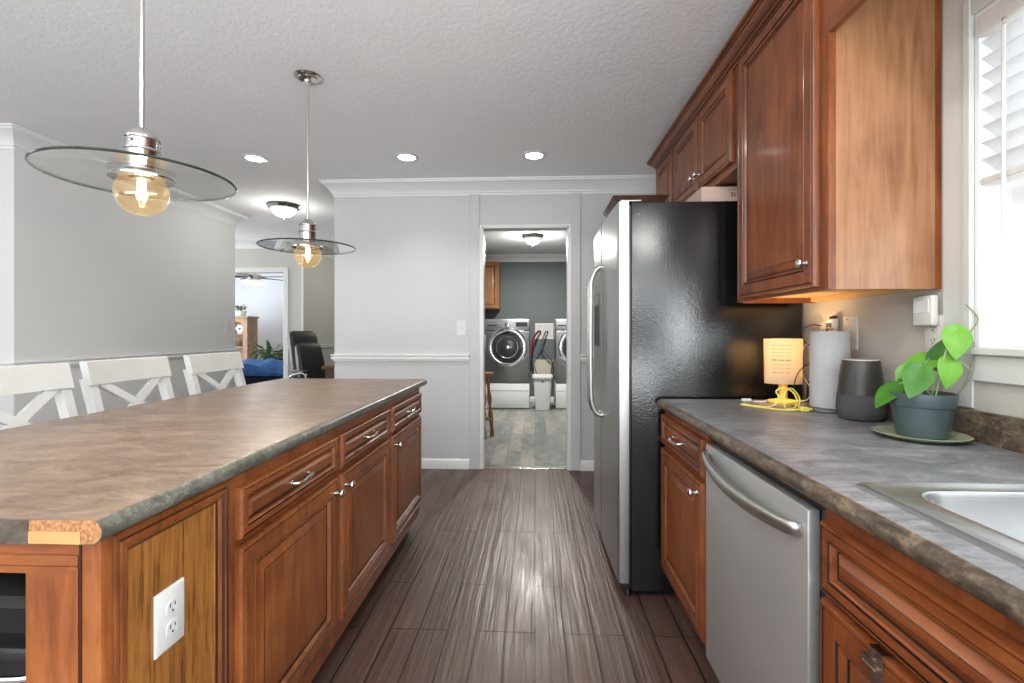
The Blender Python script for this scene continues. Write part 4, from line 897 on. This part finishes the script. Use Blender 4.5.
LEAVES = [  # base, tip, normal, width, tone
    ((1.014, 1.400, 1.035), (0.929, 1.370, 0.978), (-0.55, -0.35, 0.75), 0.062, 'leaf_d'),
    ((1.127, 1.430, 1.109), (1.026, 1.420, 1.053), (-0.20, -0.65, 0.75), 0.064, 'leaf'),
    ((1.035, 1.350, 1.089), (0.977, 1.310, 1.010), (-0.25, -0.85, 0.50), 0.074, 'leaf_d'),
    ((1.129, 1.420, 1.081), (1.148, 1.410, 1.163), (-0.30, -0.80, 0.35), 0.062, 'leaf_d'),
    ((1.121, 1.345, 1.191), (1.103, 1.320, 1.109), (-0.25, -0.93, 0.25), 0.071, 'leaf'),
    ((1.106, 1.345, 1.108), (1.074, 1.315, 1.034), (-0.15, -0.92, 0.38), 0.06, 'leaf'),
    ((1.061, 1.430, 1.080), (1.032, 1.420, 1.019), (-0.40, -0.70, 0.50), 0.05, 'leaf'),
]
root = Vector((qx, py, pz + 0.103))
for k, (b, tp, nn, w, mt) in enumerate(LEAVES):
    lf = part('leaf', leaf(b, tp, nn, w, mt), t)
    r0 = root + Vector((0.03 * math.cos(k * 1.3), 0.03 * math.sin(k * 1.3), 0)); bb = Vector(b)
    mid = (r0 + bb) / 2 + Vector((0, 0, 0.03))
    part('stalk', MB('stem').tube([r0, mid, bb], 0.0021, 6, 6), lf)
mb = MB('vine'); mb.tube([root + Vector((0.02, 0, 0)), (1.087, 1.370, 0.973), (1.135, 1.355, 1.016), (1.155, 1.340, 1.074), (1.167, 1.345, 1.145), (1.159, 1.350, 1.172), (1.177, 1.345, 1.215), (1.159, 1.360, 1.255)], lambda q: 0.0032 - 0.0016 * q, 7, 6); part('vine', mb, t, 'long bare vine reaching up the window')
for a, b, c in (((1.155, 1.340, 1.077), (1.132, 1.340, 1.098), (1.113, 1.345, 1.105)), ((1.167, 1.345, 1.140), (1.147, 1.340, 1.159), (1.124, 1.345, 1.188))): part('stalk', MB('stem').tube([a, b, c], 0.0018, 6, 5), t)

# cords
def cord(name, pts, r, mat, label, ends=()):
    t = thing(name, label, 'cord', pts[0]); part('wire', MB(mat).tube(pts, r, 7, 6), t)
    for e in ends: part('plug', e, t)
    return t
z = CT + 0.0028
pl = MB('yellow_c'); pl.box((0.964, 1.800, CT), (0.994, 1.822, CT + 0.017), 0.003); pl.box((0.994, 1.805, CT + 0.004), (1.006, 1.817, CT + 0.013), 0.002)
cord('extension_cord', [(0.964, 1.812, z + 0.004), (0.922, 1.825, z), (0.872, 1.868, z), (0.832, 1.925, z), (0.814, 1.956, z), (0.828, 1.964, z), (0.857, 1.925, z), (0.897, 1.875, z + 0.006), (0.922, 1.880, z + 0.040), (0.920, 1.895, z + 0.060), (0.944, 1.893, z + 0.075), (0.975, 1.885, z + 0.060), (0.984, 1.868, z + 0.028), (0.964, 1.856, z + 0.002), (0.934, 1.858, z + 0.006), (0.947, 1.880, z + 0.058), (0.982, 1.900, z + 0.070), (1.002, 1.885, z + 0.035), (0.984, 1.862, z + 0.004)], 0.0028, 'yellow_c', 'yellow cord lying coiled in front of the small lamp', [pl])
pl = MB('white_c'); pl.box((0.862, 2.055, CT), (0.90, 2.072, CT + 0.012), 0.003)
cord('charging_cable', [(0.90, 2.062, z), (0.94, 2.045, z), (0.975, 2.085, z), (1.04, 2.075, z), (1.10, 2.02, z + 0.01), (1.105, 2.0, z + 0.06), (1.09, 2.03, z + 0.12), (1.10, 2.04, z + 0.22), (1.150, 2.025, z + 0.262)], 0.0019, 'white_c', 'white cable on the counter left of the lamp running up the wall', [pl])
cord('lamp_cord', [(X_R - 0.012, 2.035, 1.205), (1.135, 2.045, 1.208), (1.105, 2.06, 1.185), (1.11, 2.05, 1.14), (1.155, 2.015, 1.10), (X_R - 0.012, 1.99, 1.06)], 0.0021, 'blackm', 'thin black wire looping from the outlet beside the paper towel')
cord('power_wire', [(1.10, 1.965, 1.045), (1.06, 1.935, 1.052), (1.02, 1.925, 1.025), (1.003, 1.925, 0.975), (1.008, 1.93, 0.93), (1.03, 1.94, z), (0.99, 1.92, z)], 0.0018, 'blackm', 'dark wire drooping in front of the lamp shade')

# ------------------------------------------------------------------ laundry room
def washer(x, name, label, cat):
    w, y0, y1, zb = 0.68, 7.40, 8.12, 0.40
    t = thing(name, label, cat, (x, 7.75, 0))
    mb = MB('white'); mb.box((x - w / 2, y0 + 0.01, 0.012), (x + w / 2, y1, zb - 0.004), 0.008, 2); pd = part('pedestal', mb, t, 'white drawer pedestal')
    mb = MB('slot'); mb.box((x - w / 2 + 0.005, y0 + 0.0085, 0.275), (x + w / 2 - 0.005, y0 + 0.0098, 0.281)); part('drawer_gap', mb, pd)
    mb = MB('wash'); mb.box((x - w / 2, y0, zb), (x + w / 2, y1, 1.20), 0.012, 2); part('body', mb, t)
    mb = MB('wash_top'); mb.box((x - w / 2, y0 - 0.006, 1.202), (x + w / 2, y1, 1.378), 0.012, 2); cp = part('control_panel', mb, t)
    mb = MB('black'); mb.box((x + 0.13, y0 - 0.009, 1.262), (x + 0.31, y0 - 0.0062, 1.330)); part('display', mb, cp, 'black display')
    mb = MB('chrome'); mb.lathe([(0.040, 0), (0.040, -0.012), (0.033, -0.026), (0.001, -0.027)], (x, y0 - 0.0063, 1.296), 26, 'y'); part('dial', mb, cp, 'chrome dial')
    mb = MB('blackm'); mb.box((x - 0.31, y0 - 0.0085, 1.270), (x - 0.16, y0 - 0.0062, 1.290)); part('drawer_handle', mb, cp)
    cz = 0.945; n = 48
    mb = MB('chrome'); mb.loft([[(x + r * math.cos(2 * PI * k / n), y0 + h, cz + r * math.sin(2 * PI * k / n)) for k in range(n)] for r, h in ((0.305, -0.0005), (0.305, -0.022), (0.290, -0.042), (0.262, -0.050), (0.236, -0.042), (0.226, -0.020), (0.222, -0.0005))], False, False); d = part('door', mb, t, 'round chrome door ring')
    mb = MB('drum'); mb.lathe([(0.2215, -0.0007), (0.2215, -0.012), (0.18, -0.030), (0.10, -0.042), (0.001, -0.046)], (x, y0, cz), 40, 'y'); g = part('door_glass', mb, d, 'dark glass bowl')
    mb = MB('nickel_p'); mb.loft([[(x + r * math.cos(2 * PI * k / n), y0 - h, cz + r * math.sin(2 * PI * k / n)) for k in range(n)] for r, h in ((0.17, 0.0325), (0.166, 0.038), (0.158, 0.040), (0.155, 0.0378))], False, False); mb.lathe([(0.034, -0.0462), (0.03, -0.052), (0.001, -0.054)], (x, y0, cz), 20, 'y')
    part('drum_hub', mb, g)
    return t
washer(-0.425, 'washing_machine', 'graphite front-load washer on white pedestal, whole in the laundry doorway', 'washing machine')
washer(0.655, 'clothes_dryer', 'front-load dryer half hidden by the right laundry door jamb', 'dryer')
t = thing('trash_bin', 'white tapered plastic bin between washer and dryer', 'bin', (0.113, 7.38, 0))
mb = MB('plastic_w')
def sq(cx, cy, hx, hy, r, z): return rrect(cx - hx, cx + hx, cy - hy, cy + hy, r, z, 3)
mb.loft([sq(0.113, 7.40, 0.108, 0.108, 0.02, 0.004), sq(0.113, 7.40, 0.138, 0.125, 0.025, 0.48), sq(0.113, 7.40, 0.119, 0.119, 0.025, 0.48), sq(0.113, 7.40, 0.094, 0.094, 0.02, 0.012)], True, True); part('bucket', mb, t)
mb = MB('plastic_w'); mb.loft([sq(0.113, 7.40, 0.152, 0.142, 0.03, 0.482), sq(0.113, 7.40, 0.156, 0.145, 0.03, 0.515), sq(0.113, 7.40, 0.150, 0.140, 0.03, 0.528)], True, True); part('rim', mb, t)
mb = MB('slot'); mb.box((0.090, 7.2735, 0.425), (0.135, 7.2765, 0.440)); part('handle_slot', mb, t)
t = thing('washer_outlet_box', 'white recessed water outlet box on the slate laundry wall', 'outlet box', (0.15, 8.19, 1.06))
mb = MB('plastic_w', 'plastic_k'); mb.panel((0.0, 8.1995, 1.06), (1, 0, 0), (0, 0, 1), (0, -1, 0), 0.31, 0.27, [(0, 0, 0), (0.002, 0.010, 0), (0.045, 0.010, 0), (0.048, 0.002, 1)]); part('frame', mb, t)
mb = MB('grey_h')
for xx in (0.09, 0.21): mb.tube([(xx, 8.190, 1.16), (xx, 8.165, 1.165), (xx, 8.160, 1.20)], 0.011, 8, 3)
part('valve', mb, t)
mb = MB('red'); mb.tube([(0.09, 8.155, 1.185), (0.06, 8.09, 1.19), (0.0, 8.03, 1.12), (-0.045, 7.98, 1.02), (-0.06, 7.95, 0.80)], 0.018, 8, 6); solo('hot_water_hose', mb, 'red hose from the outlet box down behind the washer', 'hose')
mb = MB('grey_h'); mb.tube([(0.21, 8.155, 1.185), (0.17, 8.09, 1.17), (0.12, 8.06, 1.02), (0.10, 8.06, 0.94), (0.20, 8.06, 0.80), (0.29, 8.08, 0.66), (0.27, 8.08, 0.52), (0.30, 8.08, 0.30)], 0.013, 8, 6); solo('cold_water_hose', mb, 'grey hose hanging from the outlet box towards the dryer', 'hose')
mb = MB('grey_h'); mb.tube([(0.125, 8.10, 1.00), (0.04, 8.08, 0.86), (-0.03, 8.05, 0.72), (0.0, 8.0, 0.58), (0.03, 7.95, 0.50)], 0.012, 8, 6); solo('drain_hose', mb, 'grey hose hanging behind the washer side', 'hose')
mb = MB('cream'); mb.box((-0.02, 8.165, 0.42), (0.31, 8.1985, 0.715), 0.004); solo('access_panel', mb, 'cream panel on the laundry wall behind the white bin', 'panel')
t = thing('laundry_cabinet', 'golden oak wall cabinet hanging in the laundry room', 'cabinet', (-0.75, 8.05, 1.55))
mb = MB('lwood', 'glaze'); mb.box((-0.945, 7.90, 1.555), (-0.585, 8.199, 2.33)); part('body', mb, t)
mb = MB('lwood', 'glaze'); mb.panel((-0.935, 7.8995, 1.565), (1, 0, 0), (0, 0, 1), (0, -1, 0), 0.335, 0.755, DOOR); d = part('door', mb, t)
t = thing('plant_stand', 'small turned wooden stand just inside the laundry door', 'stool', (-0.545, 5.42, 0))
mb = MB('lwood'); mb.lathe([(0.08, 0.70), (0.098, 0.704), (0.10, 0.718), (0.095, 0.725)], (-0.565, 5.42, 0), 24); part('top', mb, t)
for k in range(3):
    a = PI / 6 + k * 2 * PI / 3; mb = MB('lwood'); p0 = Vector((-0.565 + 0.035 * math.cos(a), 5.42 + 0.035 * math.sin(a), 0.699)); p1 = Vector((-0.565 + 0.095 * math.cos(a), 5.42 + 0.095 * math.sin(a), 0.0))
    pts = [p0.lerp(p1, q / 16) for q in range(17)]; mb.tube(pts, lambda q: 0.020 + 0.008 * math.sin(q * 21) * math.sin(PI * q) + 0.003 * q, 8); part('leg', mb, t)
mb = MB('lwood'); mb.lathe([(0.045, 0.19), (0.068, 0.195), (0.068, 0.215), (0.045, 0.22)], (-0.565, 5.42, 0), 20); part('lower_shelf', mb, t)

# ------------------------------------------------------------------ hall and far room
ox, oy = -2.79, 6.12
t = thing('office_chair', 'black leather office chair seen past the island end', 'office chair', (ox, oy, 0), rz=-0.55)
def cushion(cx, cy, hx, hy, z0, z1, lean=0.0, bulge=0.02, r=0.05):
    m = MB('leather'); rings = []
    for q in (0, 0.012, 0.035, 0.07, 0.12, 0.2, 0.35, 0.5, 0.65, 0.8, 0.87, 0.92, 0.955, 0.98, 0.993, 1.0):
        zz = z0 + (z1 - z0) * q; d = max(0.0, abs(2 * q - 1) - 0.76) / 0.24; sh = max(0.12, math.sqrt(max(0.0, 1 - d * d)))
        wx = (hx + bulge * math.sin(PI * q)) * (0.35 + 0.65 * sh); wy = hy * (0.62 + 0.38 * sh) * (1 - 0.10 * q)
        rings.append(rrect(cx - lean * q - wx, cx - lean * q + wx, cy - wy, cy + wy, min(r, wx * 0.85), zz, 4))
    m.loft(rings); return m
part('backrest', cushion(-0.20, 0, 0.045, 0.215, 0.50, 1.195, 0.17, 0.012, 0.04), t, local=True)
part('lumbar_cushion', cushion(-0.115, 0, 0.045, 0.195, 0.52, 1.04, 0.13, 0.02, 0.04), t, local=True)
mb = MB('leather'); mb.box((-0.20, -0.26, 0.42), (0.30, 0.26, 0.515), 0.04, 4); part('seat', mb, t, local=True)
for e in (-1, 1):
    mb = MB('nickel_p', 'leather'); mb.tube([(-0.20, e * 0.285, 0.46), (-0.16, e * 0.30, 0.60), (0.0, e * 0.30, 0.665), (0.18, e * 0.30, 0.66), (0.20, e * 0.285, 0.46)], 0.016, 10, 5); am = part('armrest', mb, t, local=True)
    mb = MB('leather'); mb.box((-0.12, e * 0.30 - 0.035, 0.683), (0.19, e * 0.30 + 0.035, 0.712), 0.012, 3); part('arm_pad', mb, am, local=True)
mb = MB('black'); mb.lathe([(0.03, 0.10), (0.03, 0.26), (0.018, 0.262), (0.018, 0.419)], (0.03, 0, 0), 16); part('gas_lift', mb, t, local=True)
mb = MB('black')
for k in range(5):
    a = 2 * PI * k / 5; mb.tube([(0.03, 0, 0.13), (0.03 + 0.28 * math.cos(a), 0.28 * math.sin(a), 0.075)], 0.02, 8); mb.ball((0.03 + 0.28 * math.cos(a), 0.28 * math.sin(a), 0.029), 0.028, 12, 8)
part('star_base', mb, t, local=True)
t = thing('desk', 'dark brown desk corner beside the office chair', 'desk', (-1.77, 5.42, 0))
mb = MB('desk'); mb.box((-2.33, 5.18, 0.772), (-1.20, 5.66, 0.807), 0.004); part('top', mb, t)
mb = MB('desk'); mb.box((-2.30, 5.21, 0.62), (-1.23, 5.23, 0.771)); part('apron', mb, t)
for ax_, ay in ((-2.31, 5.231), (-1.27, 5.231), (-2.31, 5.60), (-1.27, 5.60)): mb = MB('desk'); mb.box((ax_, ay, 0), (ax_ + 0.05, ay + 0.05, 0.771)); part('leg', mb, t)

t = thing('bookcase', 'honey oak bookcase with arched top in the far room', 'bookcase', (-6.1, 9.75, 0))
bx0, bx1, b0, b1, bh = -6.72, -5.86, 9.60, 9.95, 1.46
for u0, u1 in ((bx0, bx0 + 0.07), (bx1 - 0.09, bx1)): mb = MB('oak'); mb.box((u0, b0, 0), (u1, b1, bh)); part('side_panel', mb, t)
mb = MB('oak'); mb.box((bx0, b1 + 0.0005, 0.02), (bx1, b1 + 0.02, bh)); part('back_panel', mb, t)
mb = MB('oak'); mb.box((bx0 - 0.03, b0 - 0.04, bh + 0.001), (bx1 + 0.04, b1 + 0.02, bh + 0.045), 0.008); part('top', mb, t)
for z in (0.10, 0.50, 0.86, 1.13):
    mb = MB('oak'); mb.box((bx0 + 0.0705, b0 + 0.01, z), (bx1 - 0.0905, b1, z + 0.022)); part('shelf', mb, t)
mb = MB('oak'); pts = [(bx0 + 0.0705, bh - 0.0005), (bx0 + 0.0705, bh - 0.13)] + [((bx0 + bx1) / 2 - 0.01 - 0.33 * math.cos(a), bh - 0.13 + 0.085 * math.sin(a)) for a in [PI * k / 12 for k in range(13)]] + [(bx1 - 0.0905, bh - 0.13), (bx1 - 0.0905, bh - 0.0005)]
mb.prism(pts, 'y', b0, b0 + 0.02); part('arched_rail', mb, t)
def tuft(name, label, c, r, h, nl, potr, poth, mat='fern', pot='white', L=0.16):
    t = thing(name, label, 'plant', c)
    mb = MB(pot); mb.lathe([(potr * 0.75, 0), (potr, poth), (potr * 0.9, poth), (potr * 0.85, poth - 0.01)], c, 20); part('pot', mb, t)
    R = random.Random(40 + nl); mb = MB(mat)
    for k in range(nl):
        a = R.uniform(0, 2 * PI); rr_ = r * math.sqrt(R.random()); b = Vector((c[0] + rr_ * 0.5 * math.cos(a), c[1] + rr_ * 0.5 * math.sin(a), c[2] + poth + h * R.uniform(0.1, 0.8)))
        d = Vector((math.cos(a) * R.uniform(0.4, 1), math.sin(a) * R.uniform(0.4, 1), R.uniform(-0.5, 0.9))).normalized(); w = d.cross(Vector((0, 0, 1))).normalized(); n_ = w.cross(d)
        l = L * R.uniform(0.7, 1.2); hw = l * 0.17
        e = [b, b + d * l * 0.4 + w * hw + n_ * 0.01, b + d * l + n_ * -0.03, b + d * l * 0.4 - w * hw + n_ * 0.01]
        u_ = [mb.bm.verts.new(p) for p in e]; m_ = mb.bm.verts.new(b + d * l * 0.45 - n_ * 0.012); dn = [mb.bm.verts.new(p - n_ * 0.002) for p in e]
        for i in range(4): mb.face([u_[i], u_[(i + 1) % 4], m_]); mb.face([u_[i], dn[i], dn[(i + 1) % 4], u_[(i + 1) % 4]])
        mb.face(dn[::-1])
        cen = Vector((c[0], c[1], c[2] + poth - 0.005)); mb.tube([cen, cen.lerp(b, 0.6) + Vector((0, 0, 0.02)), b], 0.003, 4)
    part('foliage', mb, t); return t
tuft('potted_plant', 'small plant in a white pot on top of the oak bookcase', (-6.08, 9.74, bh + 0.0455), 0.13, 0.14, 26, 0.11, 0.11, L=0.10)
tuft('potted_plant', 'dark trailing plant in the oak bookcase, left of the white blossom', (-6.42, 9.76, 1.1525), 0.07, 0.07, 18, 0.05, 0.05, L=0.06)
tuft('potted_plant', 'dark plant on the middle shelf of the oak bookcase', (-6.30, 9.77, 0.8825), 0.09, 0.08, 26, 0.05, 0.05, L=0.07)
tuft('floor_plant', 'bushy silvery green plant behind the blue bed', (-5.18, 9.25, 0.0), 0.46, 0.55, 120, 0.15, 0.42, L=0.24)
t = thing('blossom_ornament', 'white blossom ornament on the upper shelf of the oak bookcase', 'ornament', (-6.06, 9.68, 1.1525))
mb = MB('white')
for k in range(6): a = 2 * PI * k / 6; mb.ball((-6.06 + 0.055 * math.cos(a), 9.68, 1.245 + 0.055 * math.sin(a)), 0.04, 10, 6, (1, 0.5, 1))
part('petals', mb, t)
mb = MB('slot'); mb.ball((-6.06, 9.655, 1.245), 0.018, 10, 6); part('centre', mb, t)
mb = MB('white'); mb.lathe([(0.05, 0.0), (0.03, 0.01), (0.012, 0.02), (0.012, 0.045)], (-6.06, 9.68, 1.1527), 14); part('base', mb, t)

t = thing('bed', 'bed with rumpled royal blue bedspread in the far room', 'bed', (-4.9, 8.3, 0))
mb = MB('navy'); mb.box((-5.60, 7.80, 0.0), (-4.17, 8.88, 0.45), 0.02, 2); part('bed_base', mb, t, 'dark navy bed skirt')
mb = MB('blue'); nx, ny = 22, 16; g = []
for i in range(nx + 1):
    g.append([])
    for j in range(ny + 1):
        x = -5.65 + 1.52 * i / nx; y = 7.76 + 1.16 * j / ny
        edge = min(i, nx - i, j, ny - j); zz = 0.66 + 0.02 * math.sin(i * 1.1 + j * 0.6) + 0.015 * math.sin(j * 1.3 - i * 0.4) - 0.14 * max(0, (i - 14) / 8) ** 1.5
        if edge == 0: zz = 0.50
        elif edge == 1: zz -= 0.03
        g[-1].append(mb.bm.verts.new((x, y, zz)))
for i in range(nx):
    for j in range(ny): mb.face([g[i][j], g[i + 1][j], g[i + 1][j + 1], g[i][j + 1]])
lo = [mb.bm.verts.new((x_, y_, 0.455)) for x_, y_ in ((-5.65, 7.76), (-4.13, 7.76), (-4.13, 8.92), (-5.65, 8.92))]
mb.face(lo[::-1])
border = [g[i][0] for i in range(nx + 1)], [g[nx][j] for j in range(ny + 1)], [g[i][ny] for i in range(nx, -1, -1)], [g[0][j] for j in range(ny, -1, -1)]
for k, bd in enumerate(border): mb.face([lo[k]] + list(bd) + [lo[(k + 1) % 4]])
part('bedspread', mb, t, 'royal blue bedspread')
t = thing('bench', 'small grey bench end at the foot of the blue bed', 'bench', (-4.95, 7.45, 0))
mb = MB('grey_h'); mb.box((-5.25, 7.30, 0.54), (-4.66, 7.60, 0.58), 0.008); part('seat', mb, t)
for xx in (-5.22, -4.73):
    mb = MB('plastic_k'); mb.box((xx, 7.33, 0), (xx + 0.05, 7.57, 0.5395)); part('leg', mb, t)

t = thing('ceiling_fan', 'ceiling fan with dark blades and lit drum light in the far room', 'ceiling fan', (-5.12, 8.6, 2.1))
fx, fy_ = -5.12, 8.60
mb = MB('nickel_p'); mb.lathe([(0.07, CEIL - 0.0005), (0.07, CEIL - 0.05), (0.03, CEIL - 0.07), (0.02, CEIL - 0.075), (0.02, 2.24), (0.06, 2.235), (0.12, 2.22), (0.125, 2.14), (0.10, 2.125)], (fx, fy_, 0), 30); part('motor', mb, t)
mb = MB('bowl'); mb.lathe([(0.10, 2.124), (0.20, 2.116), (0.205, 2.06), (0.18, 2.045), (0.001, 2.04)], (fx, fy_, 0), 34); part('light_drum', mb, t, 'lit white drum light')
for k in range(5):
    a = -0.12 + 2 * PI * k / 5; ca, sa = math.cos(a), math.sin(a); mb = MB('fanw')
    mb.loft([[(fx + r * ca - w * sa * s_, fy_ + r * sa + w * ca * s_, 2.175 + dz + 0.012 * s_) for s_, dz in ((-1, 0), (1, 0), (1, 0.008), (-1, 0.008))] for r, w in ((0.127, 0.02), (0.22, 0.03), (0.26, 0.055), (0.62, 0.068), (0.66, 0.05))]); part('blade', mb, t)
lamp('fan_lamp', 'POINT', (fx, fy_, 1.96), 5, LED, 0.1)
